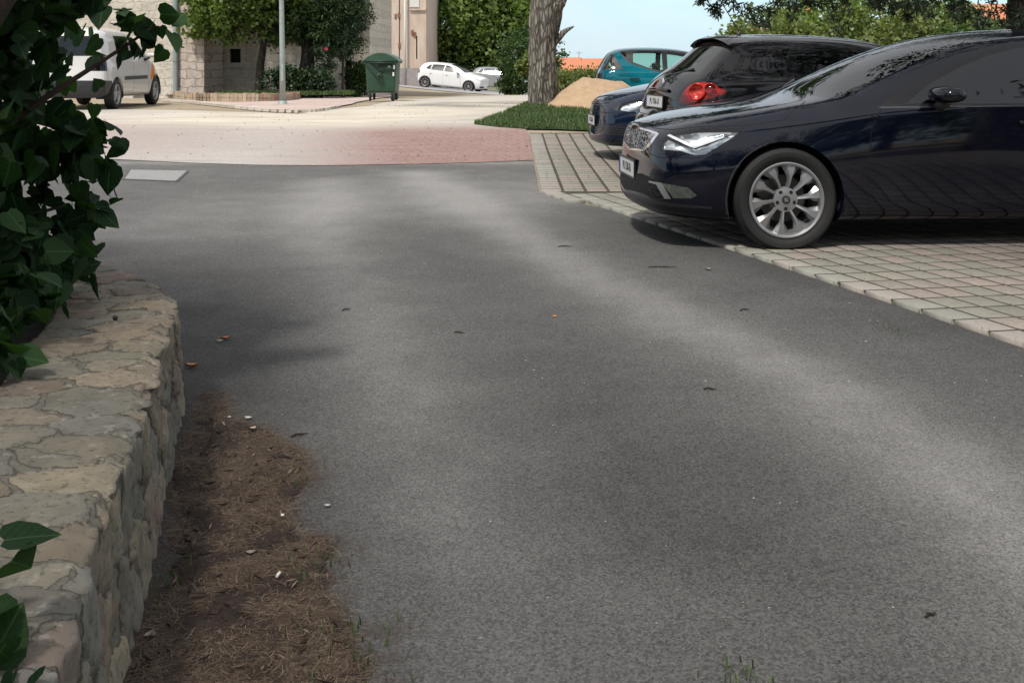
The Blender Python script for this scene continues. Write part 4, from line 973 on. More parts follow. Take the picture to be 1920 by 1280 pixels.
def pavers():
    t = NT('parking_paver'); c = t.co(); isl = t.island(); n = t.noise(c, 35, 5, .7); big = t.noise(c, .45, 3)
    pink = t.ramp(t.math('ADD', t.math('MULTIPLY', isl, .35), t.math('MULTIPLY', big, .9)), [(.60, 0), (.70, 1)])
    a = t.ramp(isl, [(0, (.205, .20, .165)), (1, (.28, .27, .225))]); b_ = t.ramp(isl, [(0, (.225, .185, .16)), (1, (.29, .245, .215))])
    col = t.mix(pink, a, b_); col = t.mix(t.ramp(n, [(.3, .55), (.62, 0)]), col, (.12, .11, .085)); sp = t.ramp(t.vor(c, 120, 'F1', 'Distance'), [(.08, .4), (.2, 0)]); col = t.mix(sp, col, (.38, .36, .32))
    bd = t.attr('border'); col = t.mix(t.math('MULTIPLY', bd, .22), col, (.40, .40, .38))
    t.set(col=col, rough=.85, nrm=t.bump(t.math('ADD', n, t.noise(c, 220, 3)), .4, .004))
    tj = NT('joint_soil'); c = tj.co(); tj.set(col=tj.ramp(tj.noise(c, 30, 5, .7), [(.3, (.026, .023, .017)), (.55, (.058, .048, .034)), (.75, (.05, .065, .025))]), rough=1, nrm=tj.bump(tj.noise(c, 90, 4), .8, .01))
    base = [(.253, 17.7)]+[(.253, 13.3)]+CORNER+[(edge_x(y)+.016, y) for y in (8.9, 6, 3, 0, -3)]+[(16, -3), (16, 18.5), (9, 18)]
    soil = [(.27, 17.7), (.27, 10.46), (.46, 10.12), (.68, 9.72), (.80, 9.3)]+base[6:]
    tri_sheet('parking_soil', soil, .6, .0180, tj.m)
    V = []; F = []; B = []
    def block(cx, cy, u, v, border, gap=.010, gl=.012):
        # u, v half vectors in x, y
        h = .0200+random.uniform(-.0005, .0006); tx, ty = random.uniform(-.003, .003), random.uniform(-.003, .003); ga = gap; ch = .004
        U, L = u.length, v.length; uu, vv = u/U, v/L; rot = random.gauss(0, .012); n0 = len(V)
        rr_ = lambda: random.uniform(-.002, .002)
        for s, zz in ((0, -.01), (0, h-.0017), (ch, h)):
            for sx, sy in ((-1, -1), (1, -1), (1, 1), (-1, 1)):
                a = (U-ga-s)*sx+rr_(); b = (L-gl-s)*sy+rr_(); x = cx+uu.x*a+vv.x*b; y = cy+uu.y*a+vv.y*b
                x, y = x-rot*(y-cy), y+rot*(x-cx)
                V.append((x, y, G(x, y)+zz+(tx*a+ty*b if zz > 0 else 0)*.6)); B.append(border)
        F.append((n0+8, n0+9, n0+10, n0+11))
        for o in (0, 4):
            for i in range(4): F.append((n0+o+i, n0+o+(i+1) % 4, n0+o+4+(i+1) % 4, n0+o+4+i))
    for j in range(-30, 19):
        for i in range(0, 80):
            p = E0+BA*(i+.5)+BB*(j+.5)
            if p.y > 10.25 or p.y < 1.2 or p.x > 11 or (p.x-.36)/.55 < -(p.y-10.2)*-1*-1 and False: continue
            if p.y > 9.3 and not in_poly(p.x, p.y, base): continue
            block(p.x, p.y, BA/2, BB/2, 1.0 if i == 0 else 0.0)
    for j in range(0, 38):
        for i in range(0, 52):
            x, y = .36+i*.207, 10.35+(j+.5)*.2
            if y > 17.55: continue
            block(x, y, Vector((.1035, 0)), Vector((0, .1)), 1.0 if i == 0 else 0.0, .014, .020)
    # the little wedge between both patterns
    for j in range(-3, 20):
        for i in range(-14, 0):
            p = E0+BA*(i+.5)+BB*(j+.5)
            if 9.2 < p.y < 10.30 and in_poly(p.x, p.y, base): block(p.x, p.y, BA/2, BB/2, 1.0 if not in_poly(p.x-.2, p.y, base) else 0.0)
    o = mobj('parking_pavers', V, np.array(F), t.m); tag(o, kind='structure')
    a = o.data.attributes.new('border', 'FLOAT', 'POINT'); a.data.foreach_set('value', B)
def cover():
    """rectangular manhole cover in the asphalt"""
    c = W([(233, 337), (245, 320), (352, 322), (331, 341)]); z = G(*c[0])+.004
    r = empty('manhole_cover', (sum(p[0] for p in c)/4, sum(p[1] for p in c)/4, z), 0, 'pale rectangular concrete manhole cover set in the asphalt at the left', 'manhole cover')
    ox, oy = r.location.x, r.location.y; m = simple('cover_concrete', (.24, .24, .235), .85, scale=12, bump=.4)
    def fr(s, z0, z1, name, mat):
        b = MB(); V = [(( x-ox)*s, (y-oy)*s, z0) for x, y in c]+[((x-ox)*s, (y-oy)*s, z1) for x, y in c]
        b.add(V, [[4, 5, 6, 7], [0, 1, 5, 4], [1, 2, 6, 5], [2, 3, 7, 6], [3, 0, 4, 7]]); b.build(name, mat, r)
    fr(1.06, -.01, .002, 'frame', simple('cover_frame', (.06, .06, .06), .7)); fr(.98, -.01, .008, 'lid', m)
def setting():
    ground(); asphalt(); concrete(); pavers(); cover()
# ------------------------------------------------------------------ the low planter wall of mortared field stone
OUT = [(-.30, -8), (-.36, -3), (-.46, 0), (-.60, 1.2), (-.70, 1.85), (-.763, 2.1), (-.855, 2.63), (-.955, 3.12), (-1.035, 3.45), (-1.09, 3.75), (-1.16, 4.02), (-1.32, 4.36), (-1.54, 4.66), (-1.84, 4.95), (-2.5, 5.18), (-4.2, 5.3), (-7, 5.4)]
def wall():
    pts = smooth_path([Vector((x-.012*sm(2.6, 3.6, y)+.02*(1-sm(1.5, 2.6, y)), y-.02*sm(3, 4, y), 0)) for x, y in OUT], 10)
    # arc length resample
    L = [0]
    for a, b in zip(pts[:-1], pts[1:]): L.append(L[-1]+(b-a).length)
    def P_(s):
        i = min(len(L)-2, max(0, int(np.searchsorted(L, s))-1)); t = (s-L[i])/(L[i+1]-L[i]+1e-9); return pts[i].lerp(pts[i+1], t), (pts[i+1]-pts[i]).normalized()
    Wd, H = .375, .365
    def sy(yv):
        for i in range(len(pts)-1):
            if pts[i+1].y >= yv: return L[i]
        return L[-1]
    s0, s1, s2, s3 = 0, sy(1.3), sy(4.86), L[-1]
    S = list(np.arange(s0, s1, .10))+list(np.arange(s1, s2, .0095))+list(np.arange(s2, s3, .05))
    prof = list(np.linspace(0, .72, 44))                       # across: face from the ground up, over the edge, top, down the inner side
    T = list(np.linspace(0, H, 34))+list(np.linspace(H, H+Wd, 42))[1:]+[H+Wd+.04, H+Wd+.20]
    # stone seeds in unrolled (s, t) space; slabs on top run across the wall
    r = np.random.default_rng(5); seeds = []; cols = []; hts = []
    pal = np.array([(.33, .27, .22), (.35, .31, .26), (.32, .25, .225), (.29, .265, .235), (.40, .34, .27), (.33, .24, .21), (.27, .255, .24), (.37, .30, .245)])*np.array([.70, .71, .65])
    s = 0.0
    def add(a, b): seeds.append((a, b)); cols.append(pal[r.integers(len(pal))]*(.85+.3*r.random())); hts.append(r.uniform(-.006, .010))
    for band, (t0, t1, ds, dt) in enumerate(((0.0, H, .17, .12), (H, H+Wd, .125, .21))):
        for a in np.arange(0, s3, ds):
            for b in np.arange(t0+dt*.45, t1, dt): add(a+r.uniform(-.42, .42)*ds, b+r.uniform(-.38, .38)*dt)
    seeds = np.array(seeds); cols = np.array(cols); hts = np.array(hts); sc = np.array([1.5, .78]); sc2 = np.array([1.0, 1.0])
    V = np.zeros((len(S), len(T), 3)); Cc = np.zeros((len(S), len(T), 4)); M = np.zeros((len(S), len(T)))
    for i, s in enumerate(S):
        p, d = P_(s); n = Vector((-d.y, d.x, 0))          # towards the planter (left)
        near = np.abs(seeds[:, 0]-s) < .6
        sd, cl, ht = seeds[near], cols[near], hts[near]
        for j, t in enumerate(T):
            wj = .03*mn.noise(Vector((s*9, t*9, 1.7)))+.012*mn.noise(Vector((s*33, t*33, 4.1)))
            wk = .03*mn.noise(Vector((s*9, t*9, 7.7)))+.012*mn.noise(Vector((s*33, t*33, 9.1)))
            k = sc if t > H else sc2
            dd = np.hypot((sd[:, 0]-s-wj)*k[0], (sd[:, 1]-t-wk)*k[1]); o = np.argsort(dd)[:2]
            e = dd[o[1]]-dd[o[0]]; m = min(1, max(0, (e-.006)/.016)); m = m*m*(3-2*m)
            rough = mn.fractal(Vector((s*14, t*14, ht[o[0]]*900)), .9, 2.1, 4)
            h = m*(.006+.5*ht[o[0]]+.005*rough)+(1-m)*.003*mn.noise(Vector((s*50, t*50, 2)))
            batter = .05
            if t <= H:
                f = t/H; rnd = max(0, (t-(H-.014))/.014); off = -.0+batter*f*.4; z = t-.01*rnd*rnd
                q = p-n*(0) + n*(batter*f*.35+.012*rnd*rnd); amp = 2.0
                q = q - n*(h*amp+.012*mn.noise(Vector((s*3, t*4, 0)))); z_ = z
            elif t <= H+Wd:
                u = t-H; rnd = max(0, (.014-u)/.014); q = p+n*(batter*.35+.012+u*(.98)); z_ = H-.010*rnd*rnd+h*.8+.008*mn.noise(Vector((s*2.2, t*2.5, 3)))
                q = q - n*(.022*mn.noise(Vector((s*6, 0, 5)))*max(0, 1-u/.08))
            else:
                u = t-H-Wd; q = p+n*(batter*.35+.012+Wd*.98+.01*mn.noise(Vector((s*8, 0, 2)))); z_ = H-u
            V[i, j] = (q.x, q.y, z_+G(q.x, q.y))
            cc = cl[o[0]]*(1+.20*rough)+np.array((.06, .022, -.01))*max(0, mn.noise(Vector((s*5, t*5, 20)))-.1)
            Cc[i, j] = (*np.clip(cc, .01, 1), 1); M[i, j] = e
    ns, ntt = len(S), len(T)
    idx = np.arange(ns*ntt).reshape(ns, ntt)
    F = np.stack([idx[:-1, :-1], idx[1:, :-1], idx[1:, 1:], idx[:-1, 1:]], -1).reshape(-1, 4)
    t = NT('field_stone'); c = t.co(); n = t.noise(c, 55, 6, .72); n2 = t.noise(c, 9, 5, .65); n3 = t.noise(t.map(c, scale=(1, 1, .35)), 25, 4, .6)
    col = t.attr('stone', 'Color'); col = t.mix(t.ramp(n2, [(.45, 0), (.72, .45)]), col, (.175, .170, .135)); col = t.mix(t.ramp(n, [(.34, .8), (.47, 0)]), col, (.08, .07, .055))
    ed = t.math('ADD', t.attr('edge'), t.math('MULTIPLY', t.math('SUBTRACT', n3, .5), .010)); mo = t.ramp(ed, [(.009, 1), (.013, 0)]); dk = t.ramp(ed, [(.0075, 0), (.0112, .95), (.0155, 0)])
    col = t.mix(mo, col, t.ramp(n, [(.35, (.125, .115, .092)), (.65, (.20, .188, .155))])); col = t.mix(dk, col, (.045, .040, .032))
    lich = t.math('MULTIPLY', t.ramp(n3, [(.60, 0), (.68, .5)]), 1.0); col = t.mix(lich, col, (.40, .38, .32))
    t.set(col=col, rough=.92, spec=.3, nrm=t.bump(t.math('ADD', n, t.math('MULTIPLY', n2, .7)), .7, .008))
    o = mobj('stone_wall', V.reshape(-1, 3), F, t.m, smooth=True)
    a = o.data.attributes.new('edge', 'FLOAT', 'POINT'); a.data.foreach_set('value', M.reshape(-1).astype(np.float32))
    a = o.data.color_attributes.new('stone', 'FLOAT_COLOR', 'POINT'); a.data.foreach_set('color', Cc.reshape(-1).astype(np.float32))
    tag(o, 'low curved planter wall of mortared field stones with a flat top', 'wall')
    # soil inside
    ins = [P_(s) for s in np.linspace(0, s3, 60)]; inner = [(p+Vector((-d.y, d.x, 0))*(Wd+.02)) for p, d in ins]
    ring = [(p.x, p.y) for p in inner]+[(-7, -8)]
    ts = simple('planter_soil', (.035, .026, .018), 1, scale=25, bump=.8, var=.5)
    tri_sheet('planter_soil', ring, .5, 0, ts, zf=lambda x, y: .27+.03*mn.noise(Vector((x*3, y*3, 0))))
# ------------------------------------------------------------------ leaves, trunks, trees
def rand_frames(n, r, up=0.0, droop=0.0):
    """random orthonormal frames; n normals biased upwards"""
    nm = r.normal(size=(n, 3)); nm[:, 2] += up; nm /= np.linalg.norm(nm, axis=1)[:, None]
    a = r.normal(size=(n, 3)); a[:, 2] -= droop; a -= (a*nm).sum(1)[:, None]*nm; a /= np.linalg.norm(a, axis=1)[:, None]
    return a, np.cross(nm, a), nm
RHOMB = (np.array([(0, 0, 0), (.42, .5, .07), (1, 0, -.05), (.42, -.5, .07)]), np.array([(0, 2, 1), (0, 3, 2)]))
HEART = (np.array([(0, 0, 0), (-.10, .22, .02), (.02, .46, .05), (.30, .54, .05), (.62, .38, .02), (1.02, 0, -.10), (.62, -.38, .02), (.30, -.54, .05), (.02, -.46, .05), (-.10, -.22, .02), (.35, 0, -.02)]),
         np.array([(10, i, (i+1) % 10) for i in range(10)]))
LANCE = (np.array([(0, 0, 0), (.3, .5, .04), (.7, .38, .0), (1, 0, -.06), (.7, -.38, 0), (.3, -.5, .04)]), np.array([(0, 5, 1), (1, 5, 4), (1, 4, 2), (2, 4, 3)]))
def leaves(name, P_, size, mat, parent, shape=RHOMB, width=1.0, seed=1, up=.5, droop=.4, jitter=.35):
    r = np.random.default_rng(seed); n = len(P_); sh, fc = shape
    a, b, c = rand_frames(n, r, up, droop); s = size*(1+jitter*r.uniform(-1, 1, n))
    V = P_[:, None, :]+s[:, None, None]*(sh[None, :, 0:1]*a[:, None]+width*sh[None, :, 1:2]*b[:, None]+sh[None, :, 2:3]*c[:, None])
    k = len(sh); F = (np.arange(n)[:, None, None]*k+fc[None]).reshape(-1, 3)
    o = mobj(name, V.reshape(-1, 3), F, mat, parent)
    if shape is HEART:
        at_ = o.data.attributes.new('leafco', 'FLOAT_VECTOR', 'POINT'); at_.data.foreach_set('vector', np.tile(sh, (n, 1)).astype(np.float32).ravel())
    return o
def cloud(blobs, n, r, clump=.22, nc=None, hollow=.55, squash=.75):
    """points in clumps spread through the outer part of the blobs"""
    vol = np.array([b[3]*b[4]*b[5] for b in blobs]); vol = vol**.75/(vol**.75).sum(); out = []
    for b, f in zip(blobs, vol):
        m = int(n*f); q = max(6, int((nc or n/45)*f)); d = r.normal(size=(q, 3)); d /= np.linalg.norm(d, axis=1)[:, None]
        rad = hollow+(1-hollow)*r.random(q)**.6; rad *= 1+.10*r.normal(size=q); cs = d*rad[:, None]*np.array(b[3:6])+np.array(b[:3])
        cr = clump*min(b[3:6])*(.6+.8*r.random(q)); i = r.integers(0, q, m); off = np.clip(r.normal(size=(m, 3)), -1.9, 1.9)*cr[i][:, None]; off[:, 2] *= squash
        out.append(cs[i]+off)
    return np.concatenate(out)
def bark_mat(name, a, b, sc=6, ridge=1.0):
    t = NT(name); c = t.co(); v = t.map(c, scale=(1, 1, .22)); n = t.noise(v, sc*3, 6, .7, .6); vo = t.vor(v, sc*2.6, 'DISTANCE_TO_EDGE'); n2 = t.noise(c, 3, 4)
    f = t.math('MULTIPLY', t.ramp(vo, [(.0, 0), (.22, 1)]), n); col = t.ramp(f, [(.12, [x*.35 for x in a]), (.35, a), (.65, b)])
    col = t.mix(t.ramp(n2, [(.4, 0), (.7, .4)]), col, [x*.6 for x in b]); t.set(col=col, rough=.95, nrm=t.bump(f, ridge, .03)); return t.m
BARK = None
def trunk(name, pts, rads, parent, mat, limbs=(), seg=20):
    b = MB(); P_ = smooth_path(pts, 5); n = len(P_); rr = np.interp(np.linspace(0, 1, n), np.linspace(0, 1, len(rads)), rads)
    def add(P_, rr, sg, amp):
        k0 = len(b.V); b.tube(P_, list(rr), sg)
        for i in range(k0, len(b.V)):
            v = Vector(b.V[i]); j = min(len(P_)-1, (i-k0)//sg); d = v-P_[j]; d.z = 0
            if d.length > 1e-4: b.V[i] = tuple(v+d.normalized()*rr[j]*amp*(mn.noise(Vector((v.x*7, v.y*7, v.z*1.3)))+.5*mn.noise(Vector((v.x*19, v.y*19, v.z*2.2)))))
    add(P_, rr, seg, .28)
    for lp, lr in limbs:
        q = smooth_path(lp, 4); add(q, np.interp(np.linspace(0, 1, len(q)), np.linspace(0, 1, len(lr)), lr), 9, .2)
    return b.build(name, mat, parent, smooth=True)
def auto_limbs(base, blobs, r, n=3, r0=.06):
    out = []
    for bl in blobs:
        c = Vector(bl[:3])
        for k in range(n):
            e = c+Vector((r.uniform(-.6, .6)*bl[3], r.uniform(-.6, .6)*bl[4], r.uniform(-.4, .5)*bl[5])); m = base.lerp(e, .5)+Vector((0, 0, .12*(e-base).length))
            out.append(([base, m, e], [r0, r0*.6, r0*.15]))
    return out
def tree(loc, h, blobs, n, size, leafmat, label, barkmat, r0=.15, name='tree', shape=RHOMB, width=1.0, seed=3, lean=(0, 0), clump=.22, cat='tree', group=None, up=.5, hollow=.55, limbs=2, nc=None):
    """blobs relative to the base"""
    r = np.random.default_rng(seed); root = empty(name, loc, 0, label, cat, group); top = Vector((lean[0], lean[1], h))
    bl = [tuple(map(float, b)) for b in blobs]
    mid = Vector((lean[0]*.35, lean[1]*.35, h*.45))
    if r0: trunk('trunk', [Vector((0, 0, -.1)), mid*.5, mid, top*.8, top], [r0*1.35, r0, r0*.85, r0*.6, r0*.3], root, barkmat, auto_limbs(top*.75, bl, r, limbs, r0*.4))
    pts = cloud(bl, n, r, clump, nc, hollow); leaves('crown', pts, size, leafmat, root, shape, width, seed+1, up)
    return root
def plants():
    global BARK
    r = np.random.default_rng(21)
    BARK = bark_mat('bark', (.15, .13, .108), (.36, .33, .28)); darkbark = bark_mat('dark_bark', (.035, .028, .022), (.09, .075, .06), 5)
    lm_a = foliage('leaf_light', (.055, .095, .025), (.20, .27, .075), .4); lm_b = foliage('leaf_mid', (.022, .050, .018), (.075, .125, .04), .3); lm_c = foliage('leaf_dark', (.012, .030, .014), (.04, .075, .03), .2)
    lm_d = foliage('leaf_yellowish', (.07, .10, .03), (.22, .25, .09), .35); lm_p = foliage('pine_needles_green', (.007, .016, .008), (.024, .042, .018), .10); lm_shrub = foliage('shrub_leaf', (.008, .026, .012), (.034, .072, .026), .3, rough=.6, spec=.12, veins=True)
    # ---- the thick trunk on the grass island
    c = gnd(1020, 207); z = c.z; k = c.y/FPX
    X = lambda px: (px-960)*k; Zz = lambda py: CAM_Z-(py-HOR)*k
    root = empty('old_tree', (c.x, c.y, z), 0, 'thick old tree trunk with furrowed bark and a broken branch stub on the grass island', 'tree')
    P0 = lambda px, py, dy=0: Vector((X(px)-c.x, dy, Zz(py)-z))
    main = [P0(1018, 226), P0(1018, 190), P0(1019, 140), P0(1019, 80), P0(1022, 20), P0(1025, -40), P0(1028, -120), P0(1020, -300)]
    rd = [r_*k for r_ in (31, 27, 25.5, 25, 26, 30, 26, 16)]
    lim = [([P0(1037, 82), P0(1048, 72), P0(1058, 60), P0(1076, 50)], [7*k, 6*k, 5*k, 1.6*k]), ([P0(1026, 30, -.1), P0(1044, 10, -.1), P0(1054, -12), P0(1070, -60), P0(1100, -160)], [17*k, 14*k, 12*k, 10*k, 6*k]),
           ([P0(1022, -150), P0(985, -260), P0(930, -340)], [12*k, 9*k, 4*k])]
    trunk('trunk', main, rd, root, BARK, lim, 40)
    bl = [(-2.6, 0, 6.2, 2.6, 2.4, 1.3), (1.2, 1.2, 6.8, 2.8, 2.6, 1.5), (3.2, -.4, 5.8, 2.0, 2.0, 1.0), (-.6, 3.0, 6.3, 2.4, 2.2, 1.2)]
    leaves('crown', cloud(bl, 9000, r, .2), .16, lm_b, root, seed=5)
    # ---- the planter in front of the stone house
    y0 = 36.0
    p = gnd(476, 172); tree((-8.0, y0, G(-8, y0)), 2.9, [(-.9, 0, 3.0, 1.35, 1.2, 1.25), (.55, .2, 2.7, 1.15, 1.0, 1.0), (-.2, -.2, 3.9, 1.6, 1.4, 1.0), (-1.6, .2, 2.35, .8, .8, .55), (.9, -.2, 3.8, 1.2, 1.1, .9)], 15000, .115, lm_a, 'small bright green tree with leaning trunk in the kerbed bed, beside the lamp post', darkbark, .13, seed=7, lean=(.35, 0), clump=.16, hollow=.45, nc=420)
    tree((-6.55, y0+.6, G(-6.5, y0)), 2.6, [(.0, 0, 3.1, 1.2, 1.2, 1.1), (.9, -.1, 2.9, 1.0, 1.0, .95), (-.9, .2, 2.5, .9, .8, .8), (.3, -.2, 2.2, 1.1, .8, .6)], 12000, .15, lm_b, 'darker green tree with a thick straight trunk and long drooping leaves in the kerbed bed', darkbark, .26, shape=LANCE, width=.28, seed=9, clump=.18, up=.1, hollow=.45, nc=300)
    o = tree((-5.35, y0+.2, G(-5.4, y0)), 1.6, [(0, 0, 1.95, .75, .7, .85), (.35, -.1, 2.6, .62, .6, .7), (-.5, 0, 1.5, .6, .6, .6), (.15, 0, 3.2, .7, .6, .6)], 9500, .13, lm_c, 'tall dark oleander bush with narrow leaves and a few red flowers', darkbark, .05, 'oleander_bush', LANCE, .22, 11, clump=.16, cat='bush', up=.0, hollow=.35, limbs=3, nc=260)
    fl = MB()
    for q in range(1):
        px, py = [(612, 92), (629, 66)][q]; w_ = at(px, py, y0-.45)-o.location
        for a in range(5):
            an = a*1.257+q; fl.add([w_, w_+Vector((.05*math.cos(an), -.01, .05*math.sin(an))), w_+Vector((.05*math.cos(an+1), -.01, .05*math.sin(an+1)))], [[0, 1, 2]])
    fl.build('flowers', simple('red_flower', (.65, .02, .06), .6), o)
    tree((-6.9, y0-.6, G(-6.9, y0)), .5, [(0, 0, .62, .75, .4, .5), (.9, .1, .5, .6, .4, .4)], 5000, .085, lm_c, 'low dark leafy bush between the leaning tree and the lamp post', darkbark, .02, 'bush', seed=13, cat='bush', clump=.25, hollow=.2)
    tree((-4.95, y0+1.2, G(-5, y0)), .5, [(0, 0, .6, .5, .4, .55)], 2600, .085, lm_b, 'small green bush at the end of the kerbed bed near the waste container', darkbark, .02, 'bush', seed=14, cat='bush', clump=.25, hollow=.2)
    # ---- trees further back
    g = lambda x, y: (x, y, G(x, y))
    tree(g(-2.2, 77), 5, [(-1.2, 0, 4.2, 3.2, 3, 3.2), (1.6, -.5, 3.6, 2.6, 2.6, 2.8), (-2.4, -.4, 2.6, 1.8, 2, 1.9), (.2, .5, 6.8, 3.4, 3, 2.4), (3.0, 0, 5.5, 2.0, 2, 2.6)], 24000, .27, lm_a, 'large broad leafy green tree behind the white hatchback', darkbark, .35, seed=17, clump=.15, nc=700, hollow=.6)
    tree(g(-4.6, 88), 6, [(0, 0, 4.5, 1.3, 1.3, 4.6), (.2, 0, 9, 1.0, 1, 3)], 7000, .2, lm_c, 'dark conifer between the beige building and the broad tree', darkbark, .25, 'conifer', LANCE, .3, 19, clump=.2)
    tree(g(1.15, 52), 1.8, [(-.7, 0, 1.5, .9, 1.0, 1.5), (.2, .2, 1.9, .9, .9, 1.3), (-1.2, .3, .9, .6, .7, .9)], 9000, .12, lm_b, 'dark green bush in front of the silver grey car, left of the old trunk', darkbark, .08, 'bush', seed=23, cat='bush', clump=.2, hollow=.5)
    tree(g(.75, 47), 1.2, [(0, 0, 1.25, .55, .5, .42)], 2600, .12, lm_d, 'bright yellow green shrub just left of the old trunk', darkbark, .04, 'bush', seed=24, cat='bush', clump=.2, hollow=.4)
    # hedge seen between trunk and sand
    hb = [(x, random.uniform(-.2, .2), .50+random.uniform(-.05, .05), .62, .6, .48) for x in np.arange(0, 8, .55)]
    h = empty('hedge', g(1.5, 41), 0, 'clipped green hedge beyond the sand heap, below the orange roof', 'hedge'); leaves('foliage', cloud(hb, 15000, r, .25, hollow=.5), .09, lm_d, h, seed=27)
    b = MB()
    for x in np.arange(.2, 8, .8): b.tube([(x, 0, -.1), (x+.05, 0, .6)], .03, 6)
    b.build('stems', darkbark, h)
    # trees beyond the car park on the right
    for i, (px, Y, top, wd, mt, lb) in enumerate(((1440, 58, 28, 2.2, lm_d, 'round yellow green tree left of the far treeline above the black car'), (1545, 62, -6, 3.0, lm_a, 'tall green tree in the far treeline above the black car roof'), (1650, 60, -18, 3.3, lm_d, 'broad olive green tree in the middle of the far treeline'), (1760, 64, 2, 3.0, lm_a, 'green tree in the far treeline left of the orange roofed house'), (1850, 57, 45, 2.4, lm_b, 'low green tree just below the orange roofed house'))):
        x = (px-960)/FPX*Y; gz = G(x, Y); zt = CAM_Z-(top-HOR)/FPX*Y-gz
        tree((x, Y, gz), zt*.6, [(0, 0, zt*.62, wd, wd, zt*.42), (-wd*.6, 0, zt*.5, wd*.6, wd*.6, zt*.35), (wd*.6, .3, zt*.55, wd*.65, wd*.6, zt*.35)], 8500, .2, mt, lb, darkbark, .18, seed=31+i, clump=.17, group='trees in the far treeline', nc=240)
    # ---- big pine whose dark boughs hang into the upper right
    px_, Yp = 1918, 21.0; x = (px_-960)/FPX*Yp; root = empty('pine_tree', (x, Yp, G(x, Yp)), 0, 'tall pine at the right edge whose dark boughs hang over the parked cars', 'tree')
    trunk('trunk', [Vector((0, 0, -.1)), Vector((.0, 0, 2)), Vector((.1, 0, 5)), Vector((.0, 0, 9))], [.30, .26, .22, .12], root, darkbark, [([Vector((0, 0, 2.9)), Vector((-2.4, -.3, 3.0)), Vector((-5.0, 0, 2.6))], [.09, .06, .02]), ([Vector((0, 0, 3.4)), Vector((-1.5, -1.8, 3.3)), Vector((-3.6, -2.6, 2.5))], [.08, .05, .02]), ([Vector((0, 0, 4)), Vector((2, -1, 4)), Vector((4, 0, 3.4))], [.08, .05, .02])], 20)
    blp = [(-5.5, .2, 2.12, .6, .7, .22), (-4.85, 0, 1.98, .34, .5, .26), (-4.35, -.1, 2.05, .4, .6, .2), (-3.9, -.2, 2.14, .5, .7, .2), (-3.32, 0, 1.86, .24, .3, .30), (-2.7, -.3, 2.12, .6, .9, .22), (-2.0, -.2, 2.04, .6, 1, .20), (-1.3, -.2, 2.02, .7, .9, .24), (-.6, -.4, 1.90, .5, .6, .3), (-.2, -.3, 1.70, .25, .4, .25), (-3.4, .3, 3.5, 1.8, 1.6, .7), (-.6, .2, 3.9, 2.2, 2, .9), (2.4, 0, 3.9, 2.2, 2, 1), (-5.6, 0, 3.1, 1.0, 1, .5), (0, 0, 6.5, 3.6, 3.4, 2.0), (-2.5, 0, 2.75, 3.2, 1.2, .3)]
    pts = cloud(blp+[(-2.3, 0, 2.30, 3.0, .7, .15)], 60000, r, .24, nc=950, hollow=.05); leaves('crown', pts, .12, lm_p, root, LANCE, .22, 41, .2, .3)
    # ---- trees that shade the road from above and behind the viewer
    for i, (x, y, bl, lb) in enumerate(((-4.6, 1.0, [(-.6, .6, 6.2, 2.6, 3.0, 1.3), (-2.6, 3.0, 6.6, 2.6, 2.6, 1.1), (.6, -2.6, 6.4, 2.6, 2.4, 1.1), (-2.5, -1.5, 6.0, 2.4, 2.4, 1.1)], 'spreading pine rooted in the stone planter, shading the road'),
            (6.9, 10.6, [(-.6, .2, 6.2, 2.4, 2.4, 1.1), (-3.2, .8, 5.8, 2.2, 2.2, .9), (-4.6, 1.8, 6.6, 2.0, 2.2, .9), (-1.8, 3.0, 6.6, 2.4, 2.2, 1.1), (-2.4, -1.8, 6.4, 2.2, 2.0, .9), (1.4, -1, 6.0, 2.4, 2.4, 1.1)], 'pine rooted beyond the navy car, its crown spread over the parked cars'),
            (6.8, .8, [(-1.8, .6, 6.8, 1.8, 2.0, .8), (-4.0, .9, 7.2, 1.7, 1.9, .7), (-.4, 2.0, 6.6, 1.7, 1.6, .8), (-5.4, 2.8, 7.4, 1.4, 1.4, .6), (.8, -1.4, 6.6, 2.0, 2.0, .9)], 'unseen pine added at the right of the viewer, its thin high crown mirrored in the car glass'))):  # last pine: sparse crown added out of view to dapple car glass reflections
        root = empty('pine_tree', (x, y, 0), 0, lb, 'tree'); trunk('trunk', [Vector((0, 0, -.1)), Vector((.1, .1, 2.5)), Vector((0, .3, 5)), Vector((.2, .4, 6.6))], [.34, .28, .22, .1], root, BARK, auto_limbs(Vector((0, .3, 4.6)), bl, r, 2, .08), 20)
        leaves('crown', cloud(bl, 11000, r, .22, nc=330, hollow=.3), .20, lm_p, root, LANCE, .30, 51+i, .6)
    for i, (x, y, s) in enumerate(((-7.5, -9, 1.1), (-1.5, -13, 1.3), (4.5, -11, 1.1), (10, -9, 1.2), (15, -5, 1.0))):
        tree((x, y, 0), 3.6*s, [(0, 0, 3.4*s, 2.6*s, 2.2*s, 2.4*s), (1.6*s, .4, 2.2*s, 1.8*s, 1.6*s, 1.6*s), (-1.6*s, -.2, 2.4*s, 1.8*s, 1.6*s, 1.6*s)], 11000, .16, lm_b, ['leafy tree behind the viewer at the far left', 'largest leafy tree behind the viewer', 'leafy tree behind the viewer, right of the largest one', 'leafy tree behind the viewer facing the navy car', 'leafy tree at the far right behind the navy car'][i], BARK, .2, seed=61+i, group='trees behind the viewer')
    # ---- the heart-leaved shrub in the planter
    root = empty('leafy_shrub', (-2.0, 3.9, .27), 0, 'dark heart-leaved shrub growing in the stone planter and filling the left edge', 'shrub')
    L = lambda x, y, z_: Vector((x+2.0, y-3.9, z_-.27))
